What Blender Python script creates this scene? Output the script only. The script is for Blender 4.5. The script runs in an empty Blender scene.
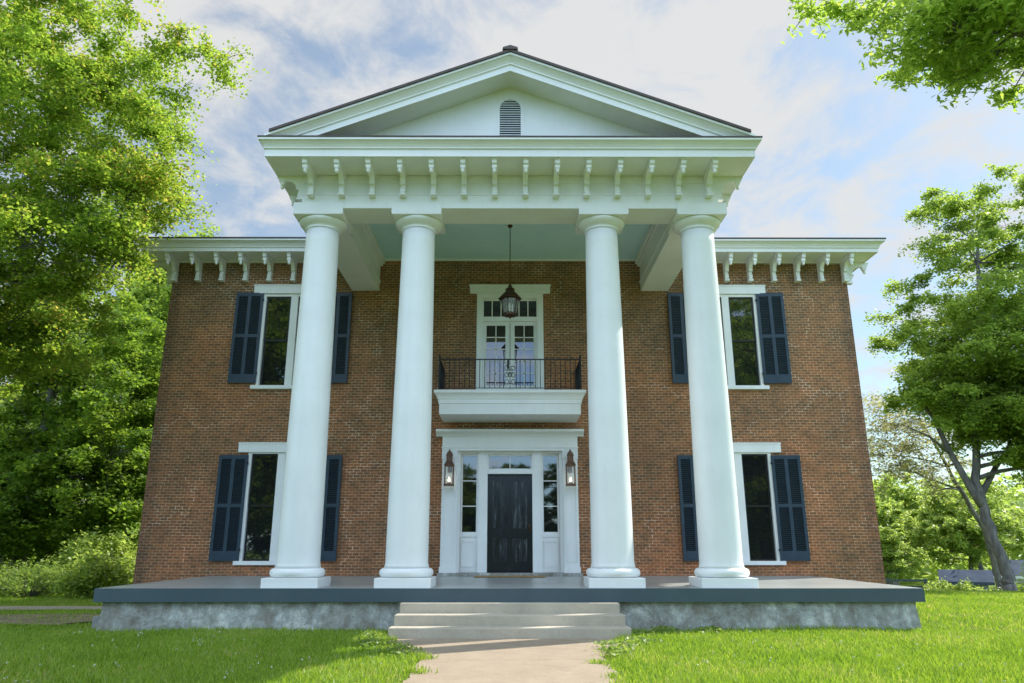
import bpy, math, random
import numpy as np
from mathutils import Vector, Matrix

sc = bpy.context.scene
C = sc.collection
R = math.radians
PI = math.pi

# ------------------------------------------------------------------ camera
cam = bpy.data.cameras.new('camera')
cam.sensor_width = 36.0
cam.lens = 738.0 / 1024.0 * 36.0
cam.clip_end = 3000
co = bpy.data.objects.new('camera', cam)
C.objects.link(co)
co.location = (0.0, -19.2, 1.45)
co.rotation_euler = (R(90 + 15.632), 0, R(-0.16))
sc.camera = co

# ------------------------------------------------------------------ sky and sun
SUN = Vector((0.835, 0.49, 1.0)).normalized()
ELEV = math.asin(SUN.z)
AZ = math.atan2(SUN.x, SUN.y)
w = bpy.data.worlds.new("World")
sc.world = w
w.use_nodes = True
nt = w.node_tree
nt.nodes.clear()
N = nt.nodes.new
L = nt.links.new
sky = N('ShaderNodeTexSky')
sky.sky_type = 'NISHITA'
sky.sun_disc = False
sky.sun_elevation = ELEV
sky.sun_rotation = AZ
sky.air_density = 1.0
sky.dust_density = 0.6
sky.ozone_density = 1.5
tc = N('ShaderNodeTexCoord')
sp = N('ShaderNodeSeparateXYZ'); L(tc.outputs['Generated'], sp.inputs[0])
def M2(nodes, links, op, a, b=None, clamp=False):
    m = nodes.new('ShaderNodeMath'); m.operation = op; m.use_clamp = clamp
    for i, v in enumerate((a, b)):
        if v is None: continue
        if isinstance(v, (int, float)): m.inputs[i].default_value = v
        else: links.new(v, m.inputs[i])
    return m.outputs[0]
zz = M2(nt.nodes, nt.links, 'ADD', M2(nt.nodes, nt.links, 'MAXIMUM', sp.outputs[2], 0.0), 0.22)
cx = N('ShaderNodeCombineXYZ')
L(M2(nt.nodes, nt.links, 'DIVIDE', sp.outputs[0], zz), cx.inputs[0])
L(M2(nt.nodes, nt.links, 'DIVIDE', sp.outputs[1], zz), cx.inputs[1])
mp = N('ShaderNodeMapping'); mp.inputs['Location'].default_value = (3.1, 1.7, 0); mp.inputs['Rotation'].default_value = (0, 0, R(35)); mp.inputs['Scale'].default_value = (1.0, 0.85, 1)
L(cx.outputs[0], mp.inputs[0])
n1 = N('ShaderNodeTexNoise'); n1.inputs['Scale'].default_value = 1.3; n1.inputs['Detail'].default_value = 3; n1.inputs['Roughness'].default_value = .5; n1.inputs['Distortion'].default_value = .3
n2 = N('ShaderNodeTexNoise'); n2.inputs['Scale'].default_value = 6.5; n2.inputs['Detail'].default_value = 9; n2.inputs['Roughness'].default_value = .62; n2.inputs['Distortion'].default_value = .35
L(mp.outputs[0], n1.inputs['Vector']); L(mp.outputs[0], n2.inputs['Vector'])
s1 = M2(nt.nodes, nt.links, 'MULTIPLY', n1.outputs['Fac'], 0.75)
s2 = M2(nt.nodes, nt.links, 'MULTIPLY', n2.outputs['Fac'], 1.0)
sm = M2(nt.nodes, nt.links, 'ADD', M2(nt.nodes, nt.links, 'ADD', s1, s2), M2(nt.nodes, nt.links, 'MINIMUM', M2(nt.nodes, nt.links, 'MULTIPLY', M2(nt.nodes, nt.links, 'SUBTRACT', sp.outputs[2], .50), .45), .05))
mr = N('ShaderNodeMapRange'); mr.interpolation_type = 'SMOOTHSTEP'
mr.inputs['From Min'].default_value = 0.67; mr.inputs['From Max'].default_value = 0.99
mr.inputs['To Min'].default_value = 0.24; mr.inputs['To Max'].default_value = 0.95
L(sm, mr.inputs['Value'])
mx = N('ShaderNodeMix'); mx.data_type = 'RGBA'
L(mr.outputs[0], mx.inputs['Factor'])
CLOUD = 7.3
tint = N('ShaderNodeMix'); tint.data_type = 'RGBA'; tint.blend_type = 'MULTIPLY'; tint.inputs['Factor'].default_value = 1
L(sky.outputs[0], tint.inputs['A']); tint.inputs['B'].default_value = (1.42, 1.62, 1.56, 1)
L(tint.outputs['Result'], mx.inputs['A']); mx.inputs['B'].default_value = (CLOUD * 1.0, CLOUD * 1.0, CLOUD * .99, 1)
# sky behind the camera boosted and cooled as added fill for the shaded facade
fb = N('ShaderNodeMapRange'); fb.interpolation_type = 'SMOOTHSTEP'; L(sp.outputs[1], fb.inputs['Value'])
fb.inputs['From Min'].default_value = -0.45; fb.inputs['From Max'].default_value = 0.15
fb.inputs['To Min'].default_value = 2.6; fb.inputs['To Max'].default_value = 0.86
bt = N('ShaderNodeMapRange'); L(sp.outputs[1], bt.inputs['Value'])
bt.inputs['From Min'].default_value = -0.45; bt.inputs['From Max'].default_value = 0.15; bt.inputs['To Min'].default_value = 1.0; bt.inputs['To Max'].default_value = 0.0
bm = N('ShaderNodeMix'); bm.data_type = 'RGBA'; bm.blend_type = 'MULTIPLY'; L(bt.outputs[0], bm.inputs['Factor']); L(mx.outputs['Result'], bm.inputs['A']); bm.inputs['B'].default_value = (.80, .95, 1.18, 1)
sc_ = N('ShaderNodeVectorMath'); sc_.operation = 'SCALE'; L(bm.outputs['Result'], sc_.inputs[0]); L(fb.outputs[0], sc_.inputs['Scale'])
bg = N('ShaderNodeBackground'); bg.inputs['Strength'].default_value = 0.08
L(sc_.outputs[0], bg.inputs[0])
wo = N('ShaderNodeOutputWorld'); L(bg.outputs[0], wo.inputs[0])

sl = bpy.data.lights.new('sun', 'SUN')
sl.energy = 4.4
sl.angle = R(0.6)
sl.color = (1.0, 0.95, 0.86)
so = bpy.data.objects.new('sun', sl)
C.objects.link(so)
so.rotation_euler = SUN.to_track_quat('Z', 'Y').to_euler()
so.location = (30, 20, 40)

sc.view_settings.view_transform = 'Standard'
sc.view_settings.look = 'None'
sc.view_settings.gamma = 1.0
sc.view_settings.use_curve_mapping = False
sc.view_settings.exposure = 0.66
sc.cycles.use_denoising = True
sc.cycles.max_bounces = 8
sc.cycles.diffuse_bounces = 5
sc.cycles.transparent_max_bounces = 8

# ------------------------------------------------------------------ materials
def new_mat(name):
    m = bpy.data.materials.new(name); m.use_nodes = True
    return m, m.node_tree.nodes, m.node_tree.links, m.node_tree.nodes['Principled BSDF']

def coords(n, l, scale=(1, 1, 1)):
    t = n.new('ShaderNodeTexCoord'); mp = n.new('ShaderNodeMapping'); mp.inputs['Scale'].default_value = scale
    l.new(t.outputs['Object'], mp.inputs[0]); return mp.outputs[0]

def noise(n, l, vec, scale, detail=4, rough=.55, dist=0):
    t = n.new('ShaderNodeTexNoise'); t.inputs['Scale'].default_value = scale; t.inputs['Detail'].default_value = detail
    t.inputs['Roughness'].default_value = rough; t.inputs['Distortion'].default_value = dist
    if vec is not None: l.new(vec, t.inputs['Vector'])
    return t.outputs['Fac']

def ramp(n, l, fac, stops):
    r = n.new('ShaderNodeValToRGB'); e = r.color_ramp.elements
    while len(e) < len(stops): e.new(0.5)
    for i, (p, c) in enumerate(stops):
        e[i].position = p; e[i].color = (*c, 1)
    l.new(fac, r.inputs[0]); return r.outputs[0]

def mixc(n, l, fac, a, b, blend='MIX'):
    m = n.new('ShaderNodeMix'); m.data_type = 'RGBA'; m.blend_type = blend
    for k, v in (('Factor', fac), ('A', a), ('B', b)):
        if isinstance(v, tuple): m.inputs[k].default_value = (*v, 1) if len(v) == 3 else v
        elif isinstance(v, (int, float)): m.inputs[k].default_value = v
        else: l.new(v, m.inputs[k])
    return m.outputs['Result']

def bump(n, l, h, p, strength=.3, dist=.01):
    b = n.new('ShaderNodeBump'); b.inputs['Strength'].default_value = strength; b.inputs['Distance'].default_value = dist
    l.new(h, b.inputs['Height']); l.new(b.outputs[0], p.inputs['Normal'])

def simple(name, c1, c2, rough=.5, scale=3, bs=.1, metallic=0, detail=5, stretch=(1, 1, 1), spec=None, bd=.01):
    m, n, l, p = new_mat(name)
    v = coords(n, l, stretch)
    f = noise(n, l, v, scale, detail, .6)
    c = ramp(n, l, f, [(.3, c1), (.7, c2)])
    l.new(c, p.inputs['Base Color'])
    p.inputs['Roughness'].default_value = rough; p.inputs['Metallic'].default_value = metallic
    if spec is not None: p.inputs['Specular IOR Level'].default_value = spec
    if bs: bump(n, l, noise(n, l, v, scale * 12, 3), p, bs, bd)
    return m

MAT = {}
def white_paint():
    m, n, l, p = new_mat('white_paint')
    v = coords(n, l)
    vs = coords(n, l, (3, 3, .35))
    a = noise(n, l, v, 1.1, 4)
    b = noise(n, l, vs, 3.0, 6, .65)
    c = ramp(n, l, a, [(.3, (.75, .76, .745)), (.7, (.83, .84, .83))])
    c = mixc(n, l, ramp(n, l, b, [(.55, (0, 0, 0)), (.85, (.35, .35, .35))]), c, (.60, .61, .53))
    sp = noise(n, l, v, 26, 6, .75)
    c = mixc(n, l, ramp(n, l, sp, [(.66, (0, 0, 0)), (.74, (.45, .45, .45))]), c, (.42, .40, .33))
    l.new(c, p.inputs['Base Color']); p.inputs['Roughness'].default_value = .42
    bump(n, l, noise(n, l, v, 14, 4), p, .12, .008)
    return m
MAT['white'] = white_paint()
MAT['navy'] = simple('navy_paint', (.018, .036, .060), (.028, .052, .082), .42, 4, .1)
MAT['slate'] = simple('slate_deck_paint', (.045, .075, .092), (.06, .092, .11), .5, 1.3, .1)
MAT['black'] = simple('black_sash_paint', (.006, .008, .010), (.012, .014, .017), .35, 6, .05)
MAT['iron'] = simple('wrought_iron', (.008, .010, .012), (.02, .022, .025), .45, 10, .15, .3)
MAT['bronze'] = simple('aged_bronze', (.055, .03, .016), (.12, .065, .035), .42, 18, .2, .8)
MAT['copper'] = simple('aged_copper', (.11, .062, .042), (.21, .125, .085), .40, 14, .2, .75)
MAT['roofing'] = simple('brown_roofing', (.05, .035, .032), (.09, .065, .055), .6, 5, .2)
MAT['coir'] = simple('coir_mat', (.26, .16, .06), (.40, .27, .12), .95, 30, .6)
MAT['vent'] = simple('vent_slats', (.55, .60, .62), (.68, .72, .72), .5, 6, .1)
MAT['dark'] = simple('unlit_interior', (.006, .007, .008), (.012, .012, .012), .9, 2, 0)
MAT['greybox'] = simple('grey_siding', (.20, .23, .26), (.30, .33, .36), .7, 2, .2)
MAT['shedroof'] = simple('grey_metal_roof', (.045, .06, .09), (.08, .10, .14), .9, 2, .2, spec=.1)
MAT['fence'] = simple('dark_fence_rails', (.03, .05, .045), (.06, .085, .07), .8, 4, .3)
MAT['stone'] = simple('grey_stone', (.20, .21, .20), (.36, .36, .34), .9, 7, .5)

def brick():
    m, n, l, p = new_mat('old_red_brick')
    t = n.new('ShaderNodeTexCoord'); s = n.new('ShaderNodeSeparateXYZ'); l.new(t.outputs['Object'], s.inputs[0])
    c = n.new('ShaderNodeCombineXYZ')
    l.new(M2(n, l, 'ADD', s.outputs[0], s.outputs[1]), c.inputs[0]); 
    # slight waver in the courses
    wv = noise(n, l, t.outputs['Object'], .35, 2)
    l.new(M2(n, l, 'ADD', s.outputs[2], M2(n, l, 'MULTIPLY', wv, .05)), c.inputs[1])
    b = n.new('ShaderNodeTexBrick'); l.new(c.outputs[0], b.inputs['Vector'])
    b.inputs['Scale'].default_value = 1; b.inputs['Brick Width'].default_value = .175; b.inputs['Row Height'].default_value = .0715
    b.inputs['Mortar Size'].default_value = .0082; b.inputs['Mortar Smooth'].default_value = .25; b.inputs['Bias'].default_value = -.1
    b.inputs['Color1'].default_value = (.262, .122, .054, 1); b.inputs["Color2"].default_value = (.135, .078, .041, 1)
    big = noise(n, l, t.outputs['Object'], .45, 4, .6)
    mid = noise(n, l, t.outputs['Object'], 2.2, 5, .65)
    mort = mixc(n, l, ramp(n, l, mid, [(.4, (0, 0, 0)), (.62, (1, 1, 1))]), (.29, .22, .135), (.46, .365, .24))
    # pale repointed cracks, a stain with a shape of its own
    v = n.new('ShaderNodeTexNoise'); v.inputs['Scale'].default_value = .42; v.inputs['Detail'].default_value = 3; l.new(t.outputs['Object'], v.inputs['Vector'])
    ab = M2(n, l, 'ABSOLUTE', M2(n, l, 'SUBTRACT', v.outputs['Fac'], .5))
    crack = ramp(n, l, ab, [(.003, (.9, .9, .9)), (.009, (0, 0, 0))])
    mort = mixc(n, l, crack, mort, (.58, .53, .42))
    l.new(mort, b.inputs['Mortar'])
    col = mixc(n, l, 1.0, b.outputs['Color'], ramp(n, l, big, [(.34, (.70, .76, .76)), (.5, (1, .99, .96)), (.66, (1.30, 1.12, 1.02))]), 'MULTIPLY')
    fine = noise(n, l, t.outputs['Object'], 9, 4, .7)
    col = mixc(n, l, 1.0, col, ramp(n, l, fine, [(.3, (.72, .74, .76)), (.7, (1.28, 1.24, 1.2))]), 'MULTIPLY')
    # height: lower storey redder, upper storey more weathered brown
    g = M2(n, l, 'MULTIPLY', M2(n, l, 'SUBTRACT', s.outputs[2], 3.0), .2, True)
    col = mixc(n, l, g, mixc(n, l, 1.0, col, (1.18, 1.0, .95), 'MULTIPLY'), mixc(n, l, 1.0, col, (1.0, 1.0, .96), 'MULTIPLY'))
    # sooty, darker bricks down the two outer corners, with a ragged inner edge
    ex = M2(n, l, 'ADD', M2(n, l, 'ABSOLUTE', s.outputs[0]), M2(n, l, 'MULTIPLY', M2(n, l, 'SUBTRACT', mid, .5), .55))
    col = mixc(n, l, ramp(n, l, M2(n, l, 'SUBTRACT', ex, 8.6), [(.36, (0, 0, 0)), (.52, (.75, .75, .75))]), col, mixc(n, l, 1.0, col, (.62, .66, .74), 'MULTIPLY'))
    l.new(col, p.inputs['Base Color']); p.inputs['Roughness'].default_value = .88
    inv = M2(n, l, 'SUBTRACT', 1.0, b.outputs['Fac'])
    h = M2(n, l, 'ADD', inv, M2(n, l, 'MULTIPLY', fine, .6))
    bump(n, l, h, p, .6, .012)
    return m
MAT['brick'] = brick()

def foundation():
    m, n, l, p = new_mat('parged_foundation')
    v = coords(n, l); vs = coords(n, l, (1, 1, .3))
    a = noise(n, l, v, 2.6, 9, .74, .3); b = noise(n, l, vs, 5, 7, .75)
    c = ramp(n, l, a, [(.32, (.15, .135, .105)), (.44, (.27, .27, .24)), (.54, (.39, .41, .39)), (.64, (.64, .65, .60))])
    c = mixc(n, l, ramp(n, l, b, [(.45, (0, 0, 0)), (.75, (.8, .8, .8))]), c, (.20, .16, .11))
    vo = n.new('ShaderNodeTexVoronoi'); vo.feature = 'DISTANCE_TO_EDGE'; vo.inputs['Scale'].default_value = .45
    wp = n.new('ShaderNodeMapping'); l.new(v, wp.inputs[0])
    nn = n.new('ShaderNodeTexNoise'); nn.inputs['Scale'].default_value = 2.5; nn.inputs['Detail'].default_value = 5; l.new(v, nn.inputs['Vector'])
    av = n.new('ShaderNodeVectorMath'); av.operation = 'MULTIPLY_ADD'; l.new(nn.outputs['Color'], av.inputs[0]); av.inputs[1].default_value = (.6, .6, .6); l.new(v, av.inputs[2])
    l.new(av.outputs[0], vo.inputs['Vector'])
    c = mixc(n, l, ramp(n, l, vo.outputs['Distance'], [(.0005, (.5, .5, .5)), (.004, (0, 0, 0))]), c, (.07, .07, .06))
    l.new(c, p.inputs['Base Color']); p.inputs['Roughness'].default_value = .85
    bump(n, l, noise(n, l, v, 7, 9, .75), p, .9, .05)
    return m
MAT['foundation'] = foundation()

def concrete(name, a, b, joint=None):
    m, n, l, p = new_mat(name)
    v = coords(n, l)
    c = ramp(n, l, noise(n, l, v, 1.3, 8, .68), [(.3, a), (.7, b)])
    f = noise(n, l, v, 60, 3, .7)
    c = mixc(n, l, 1.0, c, ramp(n, l, f, [(.3, (.86, .86, .86)), (.7, (1.08, 1.08, 1.06))]), 'MULTIPLY')
    st = ramp(n, l, noise(n, l, v, 4, 6, .75, 1), [(.6, (0, 0, 0)), (.78, (.5, .5, .5))])
    c = mixc(n, l, st, c, tuple(x * .45 for x in a))
    if joint:
        s = n.new('ShaderNodeSeparateXYZ'); l.new(v, s.inputs[0])
        fr = M2(n, l, 'FRACT', M2(n, l, 'DIVIDE', M2(n, l, 'ADD', s.outputs[1], 50.35), joint))
        c = mixc(n, l, ramp(n, l, fr, [(.003, (.75, .75, .75)), (.011, (0, 0, 0))]), c, tuple(x * .4 for x in a))
        cr = noise(n, l, v, .8, 6, .6)
        c = mixc(n, l, ramp(n, l, M2(n, l, 'ABSOLUTE', M2(n, l, 'SUBTRACT', cr, .5)), [(.0, (.5, .5, .5)), (.0035, (0, 0, 0))]), c, tuple(x * .4 for x in a))
        c = mixc(n, l, 1.0, c, ramp(n, l, noise(n, l, v, 2.6, 5, .7), [(.3, (.93, .925, .915)), (.7, (1.04, 1.035, 1.03))]), 'MULTIPLY')
    l.new(c, p.inputs['Base Color']); p.inputs['Roughness'].default_value = .85
    bump(n, l, M2(n, l, 'ADD', f, M2(n, l, 'MULTIPLY', noise(n, l, v, 6, 6), 2)), p, .35, .01)
    return m
MAT['step'] = concrete('step_concrete', (.38, .335, .26), (.52, .46, .36))
MAT['walk'] = concrete('walk_concrete', (.30, .232, .162), (.345, .27, .195), 1.9)
MAT['gravel'] = concrete('gravel', (.30, .25, .18), (.44, .38, .28))

def deck_top():
    m, n, l, p = new_mat('grey_deck_boards')
    v = coords(n, l)
    c = ramp(n, l, noise(n, l, v, 1.2, 6, .65), [(.3, (.27, .28, .27)), (.7, (.38, .39, .37))])
    l.new(c, p.inputs['Base Color']); p.inputs['Roughness'].default_value = .32
    w_ = n.new('ShaderNodeTexWave'); w_.inputs['Scale'].default_value = 3.3; w_.bands_direction = 'X'; l.new(v, w_.inputs['Vector'])
    bump(n, l, w_.outputs['Fac'], p, .15, .004)
    return m
MAT['decktop'] = deck_top()

def ceiling_mat():
    m, n, l, p = new_mat('haint_blue_beadboard')
    v = coords(n, l)
    c = ramp(n, l, noise(n, l, v, 1.5, 4), [(.3, (.54, .76, .80)), (.7, (.60, .81, .84))])
    s = n.new('ShaderNodeSeparateXYZ'); l.new(v, s.inputs[0])
    fr = M2(n, l, 'FRACT', M2(n, l, 'MULTIPLY', s.outputs[1], 11.0))
    line = ramp(n, l, fr, [(.04, (0, 0, 0)), (.12, (1, 1, 1))])
    c = mixc(n, l, line, (.36, .56, .54), c)
    l.new(c, p.inputs['Base Color']); p.inputs['Roughness'].default_value = .5
    bump(n, l, line, p, .4, .006)
    return m
MAT['ceiling'] = ceiling_mat()

def old_door():
    m, n, l, p = new_mat('weathered_black_door')
    v = coords(n, l, (1, 1, .16))
    f = noise(n, l, v, 9, 7, .7)
    c = ramp(n, l, f, [(.40, (.004, .005, .007)), (.60, (.009, .011, .014)), (.85, (.035, .042, .05))])
    l.new(c, p.inputs['Base Color']); p.inputs['Roughness'].default_value = .25
    bump(n, l, f, p, .3, .006)
    return m
MAT['door'] = old_door()
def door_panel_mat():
    m, n, l, p = new_mat('worn_glint_door_panels')
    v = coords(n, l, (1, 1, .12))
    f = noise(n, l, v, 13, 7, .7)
    c = ramp(n, l, f, [(.42, (.006, .007, .009)), (.58, (.035, .042, .05)), (.72, (.18, .22, .24))])  # pale streaks: reflections painted into the colour, along with some wear
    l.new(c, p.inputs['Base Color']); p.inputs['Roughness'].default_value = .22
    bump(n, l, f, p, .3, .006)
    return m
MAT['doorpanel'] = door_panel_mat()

def glass_dark():
    m, n, l, p = new_mat('window_glass')
    v = coords(n, l)
    p.inputs['Base Color'].default_value = (.012, .014, .014, 1)
    p.inputs['Roughness'].default_value = .02
    p.inputs['IOR'].default_value = 2.0
    bump(n, l, noise(n, l, v, 1.0, 2), p, .08, .02)
    return m
MAT['pane'] = glass_dark()

def clear_glass():
    m, n, l, p = new_mat('lamp_glass')
    p.inputs['Base Color'].default_value = (.92, .95, .93, 1)
    p.inputs['Roughness'].default_value = .03
    p.inputs['Alpha'].default_value = .22
    p.inputs['IOR'].default_value = 1.5
    return m
MAT['lampglass'] = clear_glass()

def flame():
    m, n, l, p = new_mat('gas_flame')
    p.inputs['Base Color'].default_value = (1, .8, .5, 1)
    p.inputs['Emission Color'].default_value = (1, .72, .32, 1)
    p.inputs['Emission Strength'].default_value = 5
    return m
MAT['flame'] = flame()

def leaf_mat(name, dark, lightc, trans, tfac=.45, third=None):
    m = bpy.data.materials.new(name); m.use_nodes = True
    n = m.node_tree.nodes; l = m.node_tree.links
    n.clear()
    g = n.new('ShaderNodeNewGeometry')
    t = n.new('ShaderNodeTexCoord')
    cl = noise(n, l, t.outputs['Object'], .55, 3)
    v = M2(n, l, 'ADD', M2(n, l, 'MULTIPLY', g.outputs['Random Per Island'], .55), M2(n, l, 'MULTIPLY', cl, .55))
    c = ramp(n, l, v, [(.2, dark), (.8, lightc)] if third is None else [(.2, dark), (.74, lightc), (.86, third)])
    tr = mixc(n, l, 1.0, c, trans, 'MULTIPLY')
    d = n.new('ShaderNodeBsdfPrincipled'); l.new(c, d.inputs['Base Color']); d.inputs['Roughness'].default_value = .45; d.inputs['Specular IOR Level'].default_value = .35
    tb = n.new('ShaderNodeBsdfTranslucent'); l.new(tr, tb.inputs[0])
    mxs = n.new('ShaderNodeMixShader'); mxs.inputs[0].default_value = tfac
    l.new(d.outputs[0], mxs.inputs[1]); l.new(tb.outputs[0], mxs.inputs[2])
    o = n.new('ShaderNodeOutputMaterial'); l.new(mxs.outputs[0], o.inputs[0])
    return m
MAT['leafA'] = leaf_mat('maple_leaves', (.095, .18, .024), (.225, .31, .045), (2.5, 2.4, 1.6), .5, (.34, .28, .08))
MAT['leafB'] = leaf_mat('dark_leaves', (.07, .14, .02), (.17, .25, .035), (2.6, 2.5, 1.6), .45)
MAT['leafD'] = leaf_mat('ash_leaves', (.15, .235, .04), (.29, .37, .08), (2.4, 2.4, 1.8), .64)
MAT['leafE'] = leaf_mat('tall_tree_leaves', (.11, .18, .032), (.23, .30, .06), (2.5, 2.45, 1.7), .52)
MAT['leafF'] = leaf_mat('pale_leaves', (.17, .25, .05), (.33, .41, .10), (2.1, 2.05, 1.5), .48)
MAT['leafS'] = leaf_mat('shrub_leaves', (.09, .15, .03), (.22, .30, .07), (2.4, 2.4, 1.6), .4)
MAT['leafW'] = leaf_mat('young_pinkish_leaves', (.24, .22, .12), (.38, .38, .17), (1.8, 1.8, 1.4), .45)
MAT['blade'] = leaf_mat('grass_blades', (.10, .19, .015), (.27, .38, .042), (2.1, 2.05, 1.3), .4, (.40, .36, .16))
MAT['bark'] = simple('grey_bark', (.09, .085, .08), (.26, .245, .23), .95, 6, .9, 0, 8, (1, 1, .25), .1, .04)
MAT['petal'] = simple('white_clover', (.6, .6, .55), (.8, .8, .76), .8, 20, 0)

def ground_mat():
    m, n, l, p = new_mat('lawn')
    v = coords(n, l)
    a = noise(n, l, v, .5, 5, .6); b = noise(n, l, v, 7, 6, .7); c_ = noise(n, l, v, 45, 3, .8)
    c = ramp(n, l, a, [(.3, (.10, .165, .018)), (.7, (.18, .26, .032))])
    c = mixc(n, l, 1.0, c, ramp(n, l, b, [(.3, (.6, .65, .6)), (.7, (1.35, 1.3, 1.2))]), 'MULTIPLY')
    c = mixc(n, l, 1.0, c, ramp(n, l, c_, [(.3, (.5, .55, .5)), (.7, (1.5, 1.45, 1.4))]), 'MULTIPLY')
    l.new(c, p.inputs['Base Color']); p.inputs['Roughness'].default_value = .8; p.inputs['Specular IOR Level'].default_value = .15
    bump(n, l, M2(n, l, 'ADD', b, c_), p, .8, .06)
    return m
MAT['lawn'] = ground_mat()
def dirt_mat():
    m, n, l, p = new_mat('thin_grass_and_dirt')
    v = coords(n, l)
    f = noise(n, l, v, 2.2, 7, .7); c = ramp(n, l, f, [(.36, (.09, .12, .03)), (.46, (.17, .13, .07)), (.62, (.27, .20, .13))])
    l.new(c, p.inputs['Base Color']); p.inputs['Roughness'].default_value = .95
    bump(n, l, noise(n, l, v, 18, 5, .7), p, .8, .03)
    return m
MAT['dirt'] = dirt_mat()

# ------------------------------------------------------------------ mesh helpers
class MB:
    def __init__(s): s.v = []; s.f = []; s.sm = []
    def add(s, vs, fs, smooth=False):
        k = len(s.v); s.v += [tuple(v) for v in vs]
        s.f += [tuple(i + k for i in f) for f in fs]; s.sm += [smooth] * len(fs); return s
    def box(s, x0, x1, y0, y1, z0, z1):
        x0, x1 = min(x0, x1), max(x0, x1); y0, y1 = min(y0, y1), max(y0, y1); z0, z1 = min(z0, z1), max(z0, z1)
        return s.add([(x0, y0, z0), (x1, y0, z0), (x1, y1, z0), (x0, y1, z0), (x0, y0, z1), (x1, y0, z1), (x1, y1, z1), (x0, y1, z1)],
                     [(0, 3, 2, 1), (4, 5, 6, 7), (0, 1, 5, 4), (1, 2, 6, 5), (2, 3, 7, 6), (3, 0, 4, 7)])
    def quad(s, a, b, c, d): return s.add([a, b, c, d], [(0, 1, 2, 3)])
    def prism_x(s, prof, x0, x1):            # prof: list of (y, z)
        n = len(prof)
        return s.add([(x0, y, z) for y, z in prof] + [(x1, y, z) for y, z in prof],
                     [tuple(range(n - 1, -1, -1)), tuple(range(n, 2 * n))] + [(i, (i + 1) % n, n + (i + 1) % n, n + i) for i in range(n)])
    def prism_y(s, prof, y0, y1):            # prof: list of (x, z)
        n = len(prof)
        return s.add([(x, y0, z) for x, z in prof] + [(x, y1, z) for x, z in prof],
                     [tuple(range(n)), tuple(range(2 * n - 1, n - 1, -1))] + [(i, n + i, n + (i + 1) % n, (i + 1) % n) for i in range(n)])
    def lathe(s, prof, cx=0, cy=0, seg=40, smooth=True, caps=True):   # prof (r,z) upwards
        vs = []; fs = []
        for r, z in prof:
            for i in range(seg):
                a = 2 * PI * i / seg; vs.append((cx + r * math.cos(a), cy + r * math.sin(a), z))
        for j in range(len(prof) - 1):
            for i in range(seg):
                k = (i + 1) % seg; fs.append((j * seg + i, j * seg + k, (j + 1) * seg + k, (j + 1) * seg + i))
        s.add(vs, fs, smooth)
        if caps:
            k0 = len(s.v) - len(vs)
            s.f.append(tuple(k0 + i for i in range(seg - 1, -1, -1))); s.sm.append(False)
            k1 = k0 + (len(prof) - 1) * seg
            s.f.append(tuple(k1 + i for i in range(seg))); s.sm.append(False)
        return s
    def tube(s, pts, rads, seg=6, smooth=True):
        pts = [Vector(p) for p in pts]
        if isinstance(rads, (int, float)): rads = [rads] * len(pts)
        vs = []; fs = []
        up = Vector((0.13, 0.31, 0.94))
        for i, p in enumerate(pts):
            t = (pts[min(i + 1, len(pts) - 1)] - pts[max(i - 1, 0)])
            if t.length < 1e-9: t = Vector((0, 0, 1))
            t.normalize()
            a = t.cross(up)
            if a.length < .05: a = t.cross(Vector((1, 0, 0)))
            a.normalize(); b = t.cross(a)
            for k in range(seg):
                an = 2 * PI * k / seg
                vs.append(p + (a * math.cos(an) + b * math.sin(an)) * rads[i])
        for j in range(len(pts) - 1):
            for i in range(seg):
                k = (i + 1) % seg; fs.append((j * seg + i, j * seg + k, (j + 1) * seg + k, (j + 1) * seg + i))
        fs.append(tuple(range(seg - 1, -1, -1))); fs.append(tuple((len(pts) - 1) * seg + i for i in range(seg)))
        return s.add(vs, fs, smooth)
    def build(s, name, mat, parent=None, loc=None, bevel=0):
        me = bpy.data.meshes.new(name); me.from_pydata(s.v, [], s.f); me.update()
        me.polygons.foreach_set('use_smooth', s.sm)
        me.materials.append(mat if not isinstance(mat, str) else MAT[mat])
        o = bpy.data.objects.new(name, me); C.objects.link(o)
        if parent is not None: o.parent = parent
        if loc is not None: o.location = loc
        if bevel:
            md = o.modifiers.new('edge', 'BEVEL'); md.width = bevel; md.segments = 2; md.limit_method = 'ANGLE'
        return o

def raw_mesh(name, verts, nper, mat):
    """verts: (n*nper,3) numpy, each nper consecutive verts form one face"""
    nv = len(verts); nf = nv // nper
    me = bpy.data.meshes.new(name)
    me.vertices.add(nv); me.vertices.foreach_set('co', verts.astype(np.float32).ravel())
    me.loops.add(nv); me.loops.foreach_set('vertex_index', np.arange(nv, dtype=np.int32))
    me.polygons.add(nf); me.polygons.foreach_set('loop_start', np.arange(0, nv, nper, dtype=np.int32))
    me.materials.append(MAT[mat] if isinstance(mat, str) else mat)
    me.update(); me.validate()
    return me

def empty(name, loc=(0, 0, 0), rz=0):
    o = bpy.data.objects.new(name, None); C.objects.link(o); o.location = loc; o.rotation_euler = (0, 0, rz)
    o.empty_display_size = .2
    return o
def tag(o, label=None, cat=None, group=None, kind=None):
    if label: o['label'] = label
    if cat: o['category'] = cat
    if group: o['group'] = group
    if kind: o['kind'] = kind
    return o
def kids(o): return [c for c in bpy.data.objects if c.parent == o]
def copy_tree(o, parent=None, loc=None):
    ch = kids(o)
    c = o.copy(); C.objects.link(c); c.parent = parent
    if loc is not None: c.location = loc
    for k in ch: copy_tree(k, c)
    return c

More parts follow.
